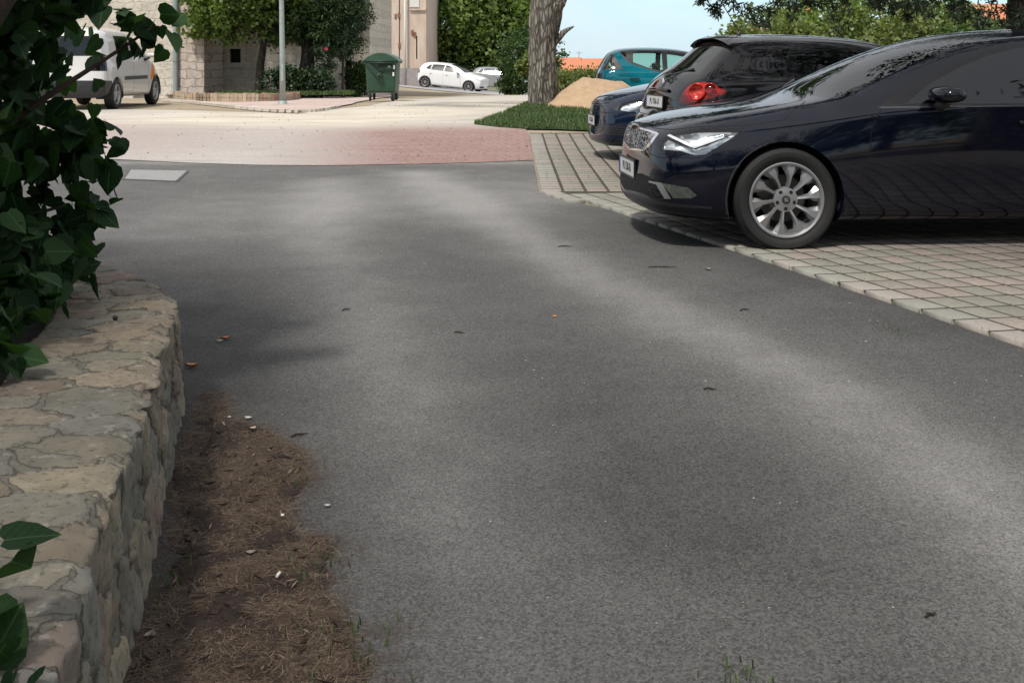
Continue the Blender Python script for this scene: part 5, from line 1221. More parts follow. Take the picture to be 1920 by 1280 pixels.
    bl = [(-1.98, 4.0, 1.22, .36, .45, .42), (-1.90, 3.55, .80, .34, .45, .26), (-1.62, 4.05, .95, .20, .22, .20), (-1.60, 4.15, .66, .12, .14, .12), (-2.35, 3.8, .85, .5, .6, .5), (-2.5, 4.4, 1.5, .7, .8, .7), (-1.85, 3.9, 1.75, .42, .5, .42), (-1.58, 4.0, 1.37, .20, .2, .14), (-1.30, 4.0, 1.36, .12, .12, .06), (-2.0, 3.2, .62, .22, .35, .16), (-2.2, 3.0, 1.4, .5, .5, .6), (-1.78, 3.7, 1.42, .25, .3, .2), (-1.62, 3.75, .60, .14, .3, .14), (-1.62, 3.3, .56, .14, .25, .13), (-1.50, 2.95, .52, .12, .25, .10), (-1.9, 4.3, .9, .35, .3, .35), (-1.78, 4.0, .6, .25, .3, .2), (-1.46, 3.30, .50, .09, .22, .10), (-1.62, 4.25, .52, .10, .14, .10), (-1.56, 3.95, .50, .09, .16, .10), (-1.72, 4.2, .78, .14, .2, .18), (-1.50, 3.65, .54, .10, .2, .12), (-1.40, 3.0, .46, .07, .15, .08), (-1.52, 2.8, .50, .1, .2, .1), (-1.95, 3.9, 1.5, .4, .4, .25)]
    bl = [(b[0]+2.0, b[1]-3.9, b[2]-.27, b[3], b[4], b[5]) for b in bl]
    pts = cloud(bl, 5600, r, .27, nc=430, hollow=.10, squash=1)
    # hanging bunch that reaches out over the wall, and a few leaves close to the viewer
    ex = []
    for px, py, Y in ((262, 44, 4.0), (300, 50, 4.02), (322, 62, 4.0), (318, 44, 4.03), (308, 92, 4.0), (328, 86, 4.01), (284, 70, 4.02), (272, 80, 4.0), (244, 60, 4.0), (240, 95, 3.98), (222, 106, 4), (255, 108, 4.02), (176, 196, 4), (190, 300, 4), (205, 312, 4.02), (198, 330, 3.98), (214, 350, 4), (222, 372, 4.02), (200, 360, 4), (186, 392, 3.98), (205, 388, 4.0), (150, 452, 4.0), (142, 480, 4.02), (146, 430, 4.0), (168, 340, 4), (150, 300, 4), (130, 250, 4)):
        ex.append(at(px, py, Y)-root.location)
    near = [at(px, py, Y)-root.location for px, py, Y in ((8, 1012, 1.72), (20, 1052, 1.70), (-25, 1030, 1.75), (2, 1128, 1.66), (-10, 1120, 1.7), (10, 1205, 1.60), (-20, 1240, 1.62), (25, 1262, 1.58), (60, 1285, 1.55), (-40, 1160, 1.64), (-70, 1090, 1.7))]
    leaves('foliage', np.concatenate([pts, np.array(ex)]), .072, lm_shrub, root, HEART, .88, 71, .25, 1.1, .42)
    leaves('near_leaves', np.array(near), .072, lm_shrub, root, HEART, .95, 77, 1.6, .2, .15)
    br = []
    ends = [L(-1.25, 4.0, 1.34), L(-1.62, 4.05, .95), L(-1.9, 3.5, .8), L(-2.4, 3.9, 1.9), L(-1.85, 3.9, 1.8), L(-2.6, 4.4, 1.6), L(-1.75, 3.7, 1.45), L(-2.2, 3.0, 1.5), L(-1.6, 4.1, .7)]
    base = L(-2.15, 3.7, .2)
    for e in ends: br.append(([base, base.lerp(e, .45)+Vector((-.1, 0, .15)), e], [.035, .018, .004]))
    br.append(([L(-2.2, 3.4, .2), L(-1.95, 3.5, .85), L(-1.68, 3.6, 1.28), L(-1.5, 3.7, 1.6)], [.05, .04, .03, .015]))
    br.append(([L(-1.95, 3.0, .3), L(-1.4, 2.3, .62), L(-.92, 1.78, .58), L(-.78, 1.66, .47)], [.02, .01, .005, .002]))
    b = MB()
    for pp, rr_ in br:
        q = smooth_path(pp, 6); b.tube(q, list(np.interp(np.linspace(0, 1, len(q)), np.linspace(0, 1, len(rr_)), rr_)), 8)
    b.build('branches', simple('shrub_bark', (.05, .035, .028), .9, scale=20, bump=.6, var=.4), root, smooth=True)
    # more of the same shrubs along the planter, out of view to the left and behind
    for i, (x, y) in enumerate(((-3.6, 4.2), (-1.9, .2), (-2.4, -3.0))):
        rt = empty('leafy_shrub', (x, y, .25), 0, ['heart-leaved shrub at the back of the stone planter', 'heart-leaved shrub in the planter beside the viewer', 'heart-leaved shrub in the planter behind the viewer'][i], 'shrub')
        leaves('foliage', cloud([(0, 0, .8, .6, .7, .7), (.2, .3, 1.3, .5, .5, .5)], 1300, r, .3, hollow=.2), .09, lm_shrub, rt, HEART, .92, 81+i, .3, 1.0)
        b = MB(); b.tube([(0, 0, -.05), (.05, 0, .6), (.2, .2, 1.2)], [.03, .02, .006], 8); b.build('branches', BARK, rt, smooth=True)
def grass_blades(name, pts, hgt, mat, parent=None, seed=0, wd=.006, label=None, cat=None):
    r = np.random.default_rng(seed); n = len(pts); P_ = np.array(pts); h = hgt*(.5+.9*r.random(n)); a = r.uniform(0, 6.283, n); ln = h*r.uniform(.1, .7, n)
    d = np.stack([np.cos(a), np.sin(a), 0*a], 1); s = np.stack([-np.sin(a), np.cos(a), 0*a], 1)*wd
    z = np.array([0, 0, 1.0])
    V = np.stack([P_-s, P_+s, P_+d*(ln*.4)[:, None]+z*(h*.6)[:, None]+s*.7, P_+d*(ln*.4)[:, None]+z*(h*.6)[:, None]-s*.7, P_+d*ln[:, None]+z*h[:, None]], 1)
    F = []; base = np.arange(n)[:, None]*5
    F = np.concatenate([base+np.array([[0, 1, 2]]), base+np.array([[0, 2, 3]]), base+np.array([[3, 2, 4]])])
    o = mobj(name, V.reshape(-1, 3), F, mat, parent); return tag(o, label, cat, kind='stuff')
def grassy():
    r = np.random.default_rng(5)
    poly = W([(888, 234), (920, 224), (955, 214), (985, 205), (1010, 201), (1045, 202), (1090, 212), (1140, 222), (1260, 232), (1500, 236), (1500, 248), (1120, 247), (1040, 244), (985, 243), (930, 239)])
    gm = foliage('grass', (.038, .072, .024), (.12, .17, .065), .3); soil = simple('grass_soil', (.05, .06, .03), 1, scale=12, bump=.5, var=.4)
    cx, cy = (1020-960)/FPX*24.5, 24.3
    def mound(x, y): return G(x, y)+.10*math.exp(-((x-cx)**2/3.0+(y-cy)**2/10))
    tri_sheet('grass_mound', poly, .4, .012, soil, zf=mound)
    xs = [p[0] for p in poly]; ys = [p[1] for p in poly]; pts = []
    while len(pts) < 34000:
        x, y = r.uniform(min(xs), max(xs)), r.uniform(min(ys), max(ys)); x += r.normal()*.05; y += r.normal()*.12
        if in_poly(x, y, poly) and (x < 3.6 or r.random() < .3) and r.random() < .75+.9*mn.noise(Vector((x*1.8, y*1.1, 0))): pts.append((x, y, mound(x, y)+.01))
    grass_blades('grass', pts, .062, gm, seed=2, wd=.006, label='patch of short green grass around the old trunk', cat='grass')
    pts = []
    for px, py, rad, n in ((1385, 1272, .03, 40), (540, 900, .05, 25), (590, 1060, .05, 30), (640, 1190, .06, 30), (640, 1260, .06, 30), (330, 1090, .03, 25), (1680, 622, .05, 20)):
        c = gnd(px, py)
        for _ in range(n): pts.append((c.x+r.normal()*rad, c.y+r.normal()*rad*1.3, .002))
    for _ in range(900):
        j = int(r.integers(-18, 18)); p = E0+BB*j+BA*int(r.integers(0, 12))+Vector((r.normal()*.006, r.normal()*.05)); pts.append((p.x, p.y, G(p.x, p.y)+.008))
    for _ in range(500):
        x = .357+.207*int(r.integers(0, 5)); y = r.uniform(10.4, 17); pts.append((x+r.normal()*.008, y, .008))
    grass_blades('weeds', pts, .022, gm, seed=3, wd=.0022, label='tiny weeds and moss growing in cracks and paver joints', cat='weeds')
    pts = [(r.uniform(-9.0, -5.0), r.uniform(34.6, 36.6), 0) for _ in range(7000)]; pts = [(x, y, G(x, y)+.12) for x, y, _ in pts]
    grass_blades('bed_grass', pts, .12, gm, seed=4, wd=.012, label='green grass and ground cover under the trees of the kerbed bed', cat='grass')
def litter():
    """pine needle drift along the wall, twigs, dry leaves, grit"""
    r = np.random.default_rng(8)
    poly = W([(385, 742), (415, 738), (425, 790), (480, 800), (560, 850), (575, 900), (525, 960), (560, 1010), (615, 1010), (600, 1110), (640, 1180), (690, 1290), (700, 1360), (230, 1360), (262, 1250), (300, 1140), (340, 1040), (345, 960), (325, 900), (345, 850), (375, 800)])
    xs = [p[0] for p in poly]; ys = [p[1] for p in poly]; P_ = []
    while len(P_) < 36000:
        x, y = r.uniform(min(xs)-.1, max(xs)+.1), r.uniform(min(ys)-.1, max(ys)+.1); f = mn.noise(Vector((x*7, y*7, 3)))
        inn = in_poly(x+r.normal()*.025, y+r.normal()*.03, poly)
        if inn and r.random() < .55+1.2*f: P_.append((x, y, .001+.006*r.random()*(.6+f)))
    for _ in range(1100): P_.append((r.uniform(-1.0, 2.6), r.uniform(2.0, 9.0), .003))
    P_ = np.array(P_); n = len(P_); a = r.uniform(0, math.pi, n); l = .010+.020*r.random(n); curve = r.normal(size=n)*.25
    d = np.stack([np.cos(a), np.sin(a), r.normal(size=n)*.10], 1)*l[:, None]; d2 = np.stack([np.cos(a+curve), np.sin(a+curve), r.normal(size=n)*.10], 1)*l[:, None]
    s = np.stack([-np.sin(a), np.cos(a), 0*a], 1)*.00045
    V = np.stack([P_-d-s, P_-d+s, P_+s, P_-s, P_+d2+s, P_+d2-s], 1); V[:, :, 2] = np.maximum(V[:, :, 2], .0015)
    b = np.arange(n)[:, None]*6; F = np.concatenate([b+np.array([[0, 1, 2, 3]]), b+np.array([[3, 2, 4, 5]])])
    t = NT('dry_needle'); t.set(col=t.ramp(t.island(), [(0, (.035, .024, .017)), (.55, (.105, .070, .045)), (.9, (.20, .14, .09)), (1, (.36, .28, .20))]), rough=.8)
    tag(mobj('pine_needles', V.reshape(-1, 3), F, t.m), 'brown drift of fallen pine needles along the foot of the stone wall', 'pine needles', kind='stuff')
    # bed of rotted debris below them
    td = NT('debris'); c = td.co(); td.set(col=td.ramp(td.noise(c, 40, 6, .75), [(.3, (.012, .008, .006)), (.6, (.05, .028, .018)), (.8, (.10, .06, .04))]), rough=1, nrm=td.bump(td.noise(c, 120, 5, .7), 1, .012))
    V = []; F = []
    for i in range(2600):
        while True:
            x, y = r.uniform(min(xs), max(xs)), r.uniform(min(ys), max(ys))
            if in_poly(x, y, poly): break
        q = .006+.016*r.random(); n0 = len(V); k = 5; z = .0012+.001*r.random()
        for j in range(k):
            an = 6.283*j/k+r.random(); V.append((x+q*math.cos(an), y+q*math.sin(an)*1.2, z+.002*r.random()))
        F.append(list(range(n0, n0+k)))
    tag(mobj('debris', V, F, td.m), 'dark rotted plant debris under the pine needles', 'debris', kind='stuff')
    V = []; F = []
    for i in range(420):
        x, y = r.uniform(min(xs), max(xs)), r.uniform(min(ys), max(ys))
        if not in_poly(x, y, poly): continue
        L_ = r.uniform(.008, .045); an = r.uniform(0, math.pi); w_ = r.uniform(.0012, .004); n0 = len(V); z = .006+.006*r.random()
        dx, dy = math.cos(an)*L_/2, math.sin(an)*L_/2; px_, py_ = -math.sin(an)*w_, math.cos(an)*w_
        V += [(x-dx, y-dy, z), (x+px_, y+py_, z+w_), (x+dx, y+dy, z+.004), (x-px_, y-py_, z+w_*.4), (x, y, z-.004)]; F += [(n0, n0+1, n0+2, n0+3), (n0, n0+4, n0+2, n0+1)]
    t = NT('bark_bits'); t.set(col=t.ramp(t.island(), [(0, (.02, .013, .01)), (.5, (.07, .04, .026)), (.85, (.16, .10, .065)), (1, (.30, .26, .20))]), rough=.9)
    tag(mobj('bark_bits', V, F, t.m), 'small bits of bark, stalks and cone scales in the needle drift', 'litter', kind='stuff')
    # grit
    V = []; F = []
    oct_ = [(1, 0, 0), (0, 1, 0), (-1, 0, 0), (0, -1, 0), (0, 0, 1), (0, 0, -.4)]; fo = [(0, 1, 4), (1, 2, 4), (2, 3, 4), (3, 0, 4), (1, 0, 5), (2, 1, 5), (3, 2, 5), (0, 3, 5)]
    for i in range(2400):
        u = r.random()
        if u < .5: x, y = r.uniform(-1.2, 3.2), r.uniform(1.9, 10)
        elif u < .75: x, y = r.uniform(-4, .3), r.uniform(10, 13.5)
        else: x, y = r.uniform(-6, .3), r.uniform(13.4, 22)
        if y < 5 and x < -1.0: continue
        s_ = (.0010+.0022*r.random()**3)*(1+y*.07); n0 = len(V); an = r.random()*6
        for vx, vy, vz in oct_: V.append((x+s_*(vx*math.cos(an)-vy*math.sin(an))*(1+.4*r.random()), y+s_*(vx*math.sin(an)+vy*math.cos(an)), G(x, y)+s_*(.5+vz*.8)))
        F += [tuple(n0+k for k in f) for f in fo]
    t = NT('grit'); t.set(col=t.ramp(t.island(), [(0, (.05, .05, .05)), (.5, (.25, .24, .22)), (1, (.42, .40, .37))]), rough=.9)
    tag(mobj('grit', V, F, t.m), 'scattered small stones and grit on the road', 'grit', kind='stuff')
    # small dead leaves blown over the plaza
    V = []; F = []
    for i in range(300):
        u = r.random(); x, y = (r.uniform(-7, .3), r.uniform(13.5, 27)) if u < .8 else (r.uniform(.3, 1.6), r.uniform(10.4, 18))
        s_ = r.uniform(.006, .02); an = r.random()*6; n0 = len(V); z = G(x, y)+.028
        for k, (a_, b_) in enumerate(((-1, 0), (0, .5), (1, 0), (0, -.5))): V.append((x+s_*(a_*math.cos(an)-b_*math.sin(an)), y+s_*(a_*math.sin(an)+b_*math.cos(an)), z-.015*(k % 2)))
        F.append((n0, n0+1, n0+2, n0+3))
    t = NT('dead_leaf'); t.set(col=t.ramp(t.island(), [(0, (.06, .04, .025)), (.6, (.16, .10, .05)), (1, (.34, .26, .16))]), rough=.9)
    tag(mobj('dead_leaves', V, F, t.m), 'small brown dead leaves strewn over the dusty plaza', 'dead leaves', kind='stuff')
    tw = simple('twig', (.022, .017, .013), .9, var=.4)
    for px, py, ln, an, lb in ((1060, 463, .10, 8, 'short thick dark twig on the asphalt in front of the navy car'), (1243, 502, .17, 3, 'long thin twig on the asphalt nearest the paver edge'), (1397, 582, .06, 25, 'small hooked twig on the pale part of the road'), (562, 817, .06, 38, 'slanted twig just right of the pine needle drift'), (545, 862, .09, -22, 'curved twig lying across the edge of the pine needle drift'), (650, 582, .05, 40, 'tiny twig in the middle of the road left of centre'), (862, 625, .05, -10, 'thin twig on the road above the worn track'), (1745, 1155, .035, 35, 'small twig at the lower right corner of the road'), (1332, 731, .05, 2, 'pale thin twig lying on the right hand road strip')):
        c = gnd(px, py); a = R(an); d = Vector((math.cos(a), math.sin(a), 0))
        b = MB(); b.tube([d*-ln/2, d*-ln*.2+Vector((0, .006, .003)), d*ln*.15+Vector((0, -.004, .002)), d*ln/2], [.003, .0035, .003, .001], 6); b.tube([d*0, d*ln*.15+Vector((-d.y, d.x, .3))*ln*.18], [.002, .001], 5)
        o = b.build('twig', tw); o.location = (c.x, c.y, c.z+.004); tag(o, lb, 'twig', 'twigs lying on the road')
    def leaf(px, py, size, col, lb, rot=0, curl=.4):
        c = gnd(px, py); V = []; F = []; n = 9
        for i in range(n):
            u = i/(n-1); w_ = .42*math.sin(math.pi*min(1, u*1.02))**.8*(1-.3*u); zc = curl*(u-.5)**2
            V += [(size*(u-.5), -size*w_, size*(zc+.22)), (size*(u-.5), 0, size*zc+.001), (size*(u-.5), size*w_, size*(zc+.20))]
        for i in range(n-1):
            for j in (0, 1): F.append((3*i+j, 3*i+j+1, 3*i+4+j, 3*i+3+j))
        o = mobj('dry_leaf', V, F, simple('dry_leaf', col, .8, var=.35, scale=40), smooth=True); o.location = (c.x, c.y, c.z+.003); o.rotation_euler = (0, 0, R(rot)); tag(o, lb, 'leaf', 'dry leaves on the ground')
    leaf(424, 637, .045, (.50, .22, .09), 'orange brown dry leaf on the asphalt right of the wall end', 35); leaf(412, 642, .03, (.42, .38, .32), 'pale grey curled leaf touching the orange brown one', 200)
    leaf(360, 689, .055, (.45, .22, .10), 'narrow brown and grey leaf lying against the foot of the wall', 2); leaf(466, 787, .03, (.60, .57, .50), 'whitish leaf fragment above the pine needle drift', -10); leaf(474, 806, .026, (.58, .48, .38), 'small beige leaf fragment at the top right of the needle drift', 60)
    leaf(430, 785, .018, (.55, .54, .50), 'tiny grey white leaf scrap at the tip of the needle drift', 120); leaf(1040, 595, .022, (.75, .28, .04), 'tiny bright orange leaf in the middle of the road', 170); leaf(470, 1040, .028, (.26, .22, .20), 'grey brown crumpled leaf in the middle of the needle drift', 20)
    leaf(282, 1196, .032, (.30, .26, .22), 'grey brown leaf beside the foot of the wall near the viewer', 80); leaf(1328, 507, .04, (.30, .28, .24), 'pale brown leaf on the asphalt near the front wheel', 10); leaf(614, 951, .02, (.5, .5, .48), 'small grey scrap on the asphalt right of the needle drift', 12)
    for px, py, an, lb in ((522, 1087, 80, 'white cigarette end lying in the pine needle drift'), (530, 975, 10, 'short cigarette end at the upper edge of the needle drift')):
        c = gnd(px, py); b = MB(); d = Vector((math.cos(R(an)), math.sin(R(an)), 0)); L = .020 if px == 522 else .009
        b.tube([d*-L/2, d*L*.2], .0035, 10, 0); b.tube([d*L*.2, d*L/2], .0036, 10, 1); o = b.build('cigarette_end', [simple('cig_paper', (.80, .79, .74), .7, var=.03), simple('cig_filter', (.62, .48, .30), .8)]); o.location = (c.x, c.y, .014); tag(o, lb, 'cigarette end')
    # round berry on the wall top
    bm = MB(); bm.lathe([(0, -.008), (.006, -.006), (.009, 0), (.006, .006), (0, .008)], 12); c = gnd(216, 596, .385); o = bm.build('berry', simple('berry', (.012, .009, .008), .5), smooth=True); o.location = (c.x, c.y, .385); tag(o, 'small dark round berry lying on top of the stone wall', 'berry')
# ------------------------------------------------------------------ buildings, street furniture
def box_obj(name, a, b, mat, parent=None, bev=0):
    m = MB(); m.box(a, b, 0, bev=bev); return m.build(name, mat, parent)
def stone_blocks(name, a, b, mortar, sx=1.6, sy=3.0, rot=None):
    t = NT(name); c = t.co(); v = t.map(c, rot=(R(90), 0, 0) if rot is None else rot); w = t.noise(c, 2.0, 4); vv = t.n('VectorMath'); vv.operation = 'ADD'; t.l(v, vv.inputs[0])
    nn = t.n('TexNoise'); t.l(c, nn.inputs['Vector']); nn.inputs['Scale'].default_value = 3.0; sc = t.n('VectorMath'); sc.operation = 'SCALE'; t.l(nn.outputs['Color'], sc.inputs[0]); sc.inputs['Scale'].default_value = .22; t.l(sc.outputs[0], vv.inputs[1])
    br = t.n('TexBrick'); t.l(vv.outputs[0], br.inputs['Vector']); br.inputs['Scale'].default_value = 1.0; br.inputs['Brick Width'].default_value = .5; br.inputs['Row Height'].default_value = .27; br.inputs['Mortar Size'].default_value = .018; br.inputs['Mortar Smooth'].default_value = .4
    br.inputs['Color1'].default_value = tuple(a)+(1,); br.inputs['Color2'].default_value = tuple(b)+(1,); br.inputs['Mortar'].default_value = tuple(mortar)+(1,)
    n = t.noise(c, 7, 6, .7); n2 = t.noise(c, .7, 4); col = t.mix(t.ramp(n, [(.35, .6), (.55, 0)]), br.outputs[0], [x*.55 for x in a]); col = t.mix(t.ramp(n2, [(.4, 0), (.75, .35)]), col, [x*.6 for x in b])
    t.set(col=col, rough=.9, nrm=t.bump(t.math('ADD', t.math('MULTIPLY', br.outputs[1], -1.0), n), .6, .03)); return t.m
def tiles(name, col=(.50, .16, .075)):
    t = NT(name); c = t.co(); w = t.n('TexWave'); w.bands_direction = 'X'; t.l(c, w.inputs['Vector']); w.inputs['Scale'].default_value = 1.6; n = t.noise(c, 5, 5)
    t.set(col=t.mix(n, [x*.8 for x in col], [min(1, x*1.15) for x in col]), rough=.85, nrm=t.bump(w.outputs['Fac'], .8, .05)); return t.m
def gable(b, x0, x1, y0, y1, z0, h, ov=.4, mi=0):
    xm0, xm1 = x0-ov, x1+ov; ya, yb, ym = y0-ov, y1+ov, (y0+y1)/2; t = .16
    V = [(xm0, ya, z0-.1), (xm1, ya, z0-.1), (xm1, ym, z0+h), (xm0, ym, z0+h), (xm1, yb, z0-.1), (xm0, yb, z0-.1)]
    V += [(x, y, z-t) for x, y, z in V]
    return b.add(V, [[0, 1, 2, 3], [3, 2, 4, 5], [6, 9, 8, 7], [9, 11, 10, 8], [0, 6, 7, 1], [5, 4, 10, 11], [0, 3, 9, 6], [3, 5, 11, 9], [1, 7, 8, 2], [2, 8, 10, 4]], mi)
def house_stone():
    Y1, Y2 = 36.6, 38.9; xs = lambda px, Y: (px-960)/FPX*Y
    g = G(-9, 37)-.3; top = 6.6; xc = xs(384, Y1); xr = xs(693, Y2)
    r = empty('stone_house', (-10, 40, g), 0, 'old pale stone house with quoin blocks behind the small trees at the left', 'building')
    ws = stone_blocks('house_stone', (.56, .51, .43), (.66, .61, .53), (.50, .46, .39)); wq = stone_blocks('quoin_stone', (.52, .43, .36), (.60, .52, .45), (.30, .26, .22))
    ox, oy, oz = r.location
    def wallbox(name, x0, x1, y0, y1, z0, z1, mat, bev=0): return box_obj(name, (x0-ox, y0-oy, z0-oz), (x1-ox, y1-oy, z1-oz), mat, r, bev)
    wallbox('wall', -24, xs(336, Y1), Y1, 46, g, top, ws); wallbox('corner_pier', xs(336, Y1)+.003, xc, Y1-.08, 46, g, top, wq)
    # rear wing wall with a real window opening and a doorway
    wx0, wx1 = xs(431, Y2), xs(452, Y2); z0, z1 = CAM_Z-(118-HOR)/FPX*Y2, CAM_Z-(92-HOR)/FPX*Y2; dx0, dx1 = xs(646, Y2), xs(660, Y2); dz = CAM_Z-(113-HOR)/FPX*Y2
    b = MB(); A = lambda x0, x1, za, zb: b.box((x0-ox, Y2-oy, za-oz), (x1-ox, 46-oy, zb-oz))
    A(xc+.003, wx0, g, top); A(wx1, dx0, g, top); A(dx1, xr, g, top)
    b.box((wx0-ox, Y2-oy, g-oz), (wx1-ox, 46-oy, z0-oz)); b.box((wx0-ox, Y2-oy, z1-oz), (wx1-ox, 46-oy, top-oz)); b.box((dx0-ox, Y2-oy, dz-oz), (dx1-ox, 46-oy, top-oz)); b.box((wx0-ox, Y2+.35-oy, z0-oz), (wx1-ox, 46-oy, z1-oz)); b.box((dx0-ox, Y2+.5-oy, g-oz), (dx1-ox, 46-oy, dz-oz))
    b.build('wall', ws, r)
    dk = simple('dark_opening', (.02, .02, .022), .5); wf = empty('window', (0, 0, 0)); wf.parent = r
    box_obj('pane', (wx0-ox, Y2+.3-oy, z0-oz), (wx1-ox, Y2+.33-oy, z1-oz), simple('old_pane', (.02, .025, .03), .1), wf)
    bb = MB()
    for k in range(5): x = wx0+(k+.5)*(wx1-wx0)/5-ox; bb.tube([(x, Y2+.1-oy, z0-oz), (x, Y2+.1-oy, z1-oz)], .012, 6)
    bb.build('bars', simple('iron_bars', (.03, .03, .03), .6), wf)
    sl = MB(); lim = simple('lime_surround', (.55, .52, .45), .9, scale=8, bump=.3); e = .12
    for q in ((wx0-e, wx1+e, z0-e*1.2, z0), (wx0-e, wx1+e, z1, z1+e), (wx0-e, wx0, z0, z1), (wx1, wx1+e, z0, z1)): sl.box((q[0]-ox, Y2-.06-oy, q[2]-oz), (q[1]-ox, Y2-.003-oy, q[3]-oz))
    sl.build('frame', lim, wf)
    box_obj('door', (dx0-ox, Y2+.3-oy, g-oz), (dx1-ox, Y2+.36-oy, dz-oz), simple('old_door', (.045, .035, .028), .8), r)
    bt = MB(); gable(bt, -24-ox, xr-ox, Y1-oy, 46-oy, top-oz, 1.8, .5); bt.build('roof', tiles('house_tiles'), r)
    # downpipe
    xp = xs(329.5, Y1-.15); b = MB(); b.tube([(xp-ox, Y1-.15-oy, .05-oz), (xp-ox, Y1-.15-oy, top-.3-oz), (xp-ox, Y1+.1-oy, top-oz)], .085, 12)
    for z in (1.1, 3.2, 5.2): b.tube([(xp-ox, Y1-.15-oy, z-oz), (xp-ox, Y1-.15-oy, z+.05-oz)], .10, 12)
    b.build('downpipe', simple('pipe_grey', (.22, .27, .27), .6), r, smooth=True, auto=40)
def house_beige():
    Y = 64.5; xs = lambda px: (px-960)/FPX*Y; g = -.9; top = 5.6; x0, x1 = xs(694), xs(799)
    r = empty('beige_building', (x0, Y, g), 0, 'tall beige plastered building with narrow slit openings and pipes beyond the waste container', 'building')
    t = NT('beige_plaster'); c = t.co(); n = t.noise(t.map(c, scale=(1, 1, .16)), 2.4, 6, .65); n2 = t.noise(c, 9, 5, .6); sep = t.n('SeparateXYZ'); t.l(c, sep.inputs[0])
    col = t.ramp(n, [(.32, (.42, .33, .26)), (.55, (.56, .455, .37)), (.8, (.62, .53, .44))]); col = t.mix(t.ramp(n2, [(.5, 0), (.75, .35)]), col, (.40, .36, .31)); t.set(col=col, rough=.92, nrm=t.bump(n2, .3, .02))
    H = top-g; box_obj('wall', (-9, .3, 0), (x1-x0, 14, H), t.m, r); w = x1-x0
    b = MB(); s = w/105.0
    # vertical panels standing slightly proud, gaps between them are the slits
    def panel(a, e, d, z0=0, z1=H): b.box((a*s, -d, z0), (e*s, .297, z1))
    def zz(py): return CAM_Z-(py-HOR)/FPX*Y-g
    panel(4, 10.2, .0); panel(10.2, 12.2, .0, 0, zz(92)); panel(10.2, 12.2, .0, zz(38), H); panel(12.2, 30, .003); panel(30.3, 54, .03)
    panel(56, 86, .0); panel(86, 88.6, .0, 0, zz(111)); panel(86, 88.6, .0, zz(68), H); panel(88.6, 105, .003); panel(75, 105, .12, zz(20), zz(17)); panel(54, 56, -.18)
    b.build('wall_panels', t.m, r)
    box_obj('plinth', (56*s, -.25, 0), (93*s, -.004, zz(128)), simple('plinth_grey', (.30, .27, .26), .9, scale=5, bump=.3), r)
    b = MB(); b.tube([(66*s, -.3, 0), (66*s, -.3, H-.5)], .055, 10); b.build('downpipe', simple('pale_pipe', (.50, .52, .50), .5), r, smooth=True)
    b = MB(); b.tube([(2*s, -.08, .2), (2*s, -.08, H-.5)], .10, 10); b.build('gas_pipe', simple('orange_pipe', (.75, .40, .12), .5), r, smooth=True)
    for k, (px, py) in enumerate(((712, 27), (742, 36), (748, 34), (749, 90), (773, 66), (778, 70))):
        box_obj('vent', ((px-694)*s-.06, -.06, zz(py)), ((px-694)*s+.06, -.002, zz(py)+.28), simple('rust_vent', (.20, .10, .06), .8), r)
    wn = MB(); wn.box((74*s, -.05, zz(14)), (92*s, -.008, zz(-14)), 0); o = wn.build('window', simple('white_shutter', (.62, .62, .58), .6), r)
    bt = MB(); gable(bt, -9, w, .3, 14, H, 1.0, .15); bt.build('roof', tiles('beige_tiles'), r)
def small_house(x0, x1, Y, zr, zb, label, wall, depth=7, tower=False):
    g = G((x0+x1)/2, Y)-.5; r = empty('house', (x0, Y, g), 0, label, 'building'); w = x1-x0
    box_obj('wall', (0, 0, 0), (w, depth, zb-g), simple('render_'+label[:6], wall, .9, scale=2), r)
    b = MB(); gable(b, 0, w, 0, depth, zb-g, zr-zb, .4); b.build('roof', tiles('roof_'+label[:6], (.55, .20, .10)), r)
    for k in range(max(1, int(w/2.4))):
        f = box_obj('window', (.6+k*2.4, -.04, (zb-g)*.45), (1.5+k*2.4, -.004, (zb-g)*.8), simple('house_window', (.05, .06, .07), .2), r)
    return r
def far_houses():
    f = lambda px, Y: (px-960)/FPX*Y; z = lambda py, Y: CAM_Z-(py-HOR)/FPX*Y
    h = small_house(f(1000, 100), f(1085, 100), 100, z(108, 100), z(129, 100), 'low house with a long orange tiled roof just beyond the hedge', (.5, .45, .38))
    b = MB(); b.box((3.95, 3.4, 3.0), (4.45, 3.9, z(110, 100)-h.location.z+.05)); b.tube([(4.2, 3.65, 3.2), (4.2, 3.65, z(96, 100)-h.location.z)], .03, 6); b.box((3.9, 3.62, z(100, 100)-h.location.z), (4.5, 3.66, z(99, 100)-h.location.z)); b.build('chimney', simple('chimney_grey', (.30, .27, .26), .9), h)
    small_house(f(1085, 112), f(1135, 112), 112, z(110, 112), z(128, 112), 'pale house with a faded roof right of the orange roof', (.5, .42, .36))
    small_house(f(1838, 78), f(2100, 78), 78, z(4, 78), z(62, 78), 'house with a steep bright orange roof at the right edge above the cars', (.55, .48, .38))
    small_house(f(1500, 95), f(1530, 95), 95, z(8, 95), z(22, 95), 'narrow ochre house front showing between the far trees', (.55, .38, .22), 5)
    small_house(f(1390, 105), f(1480, 105), 105, z(52, 105), z(66, 105), 'low ochre house with a tiled roof left of the far treeline', (.50, .40, .28))
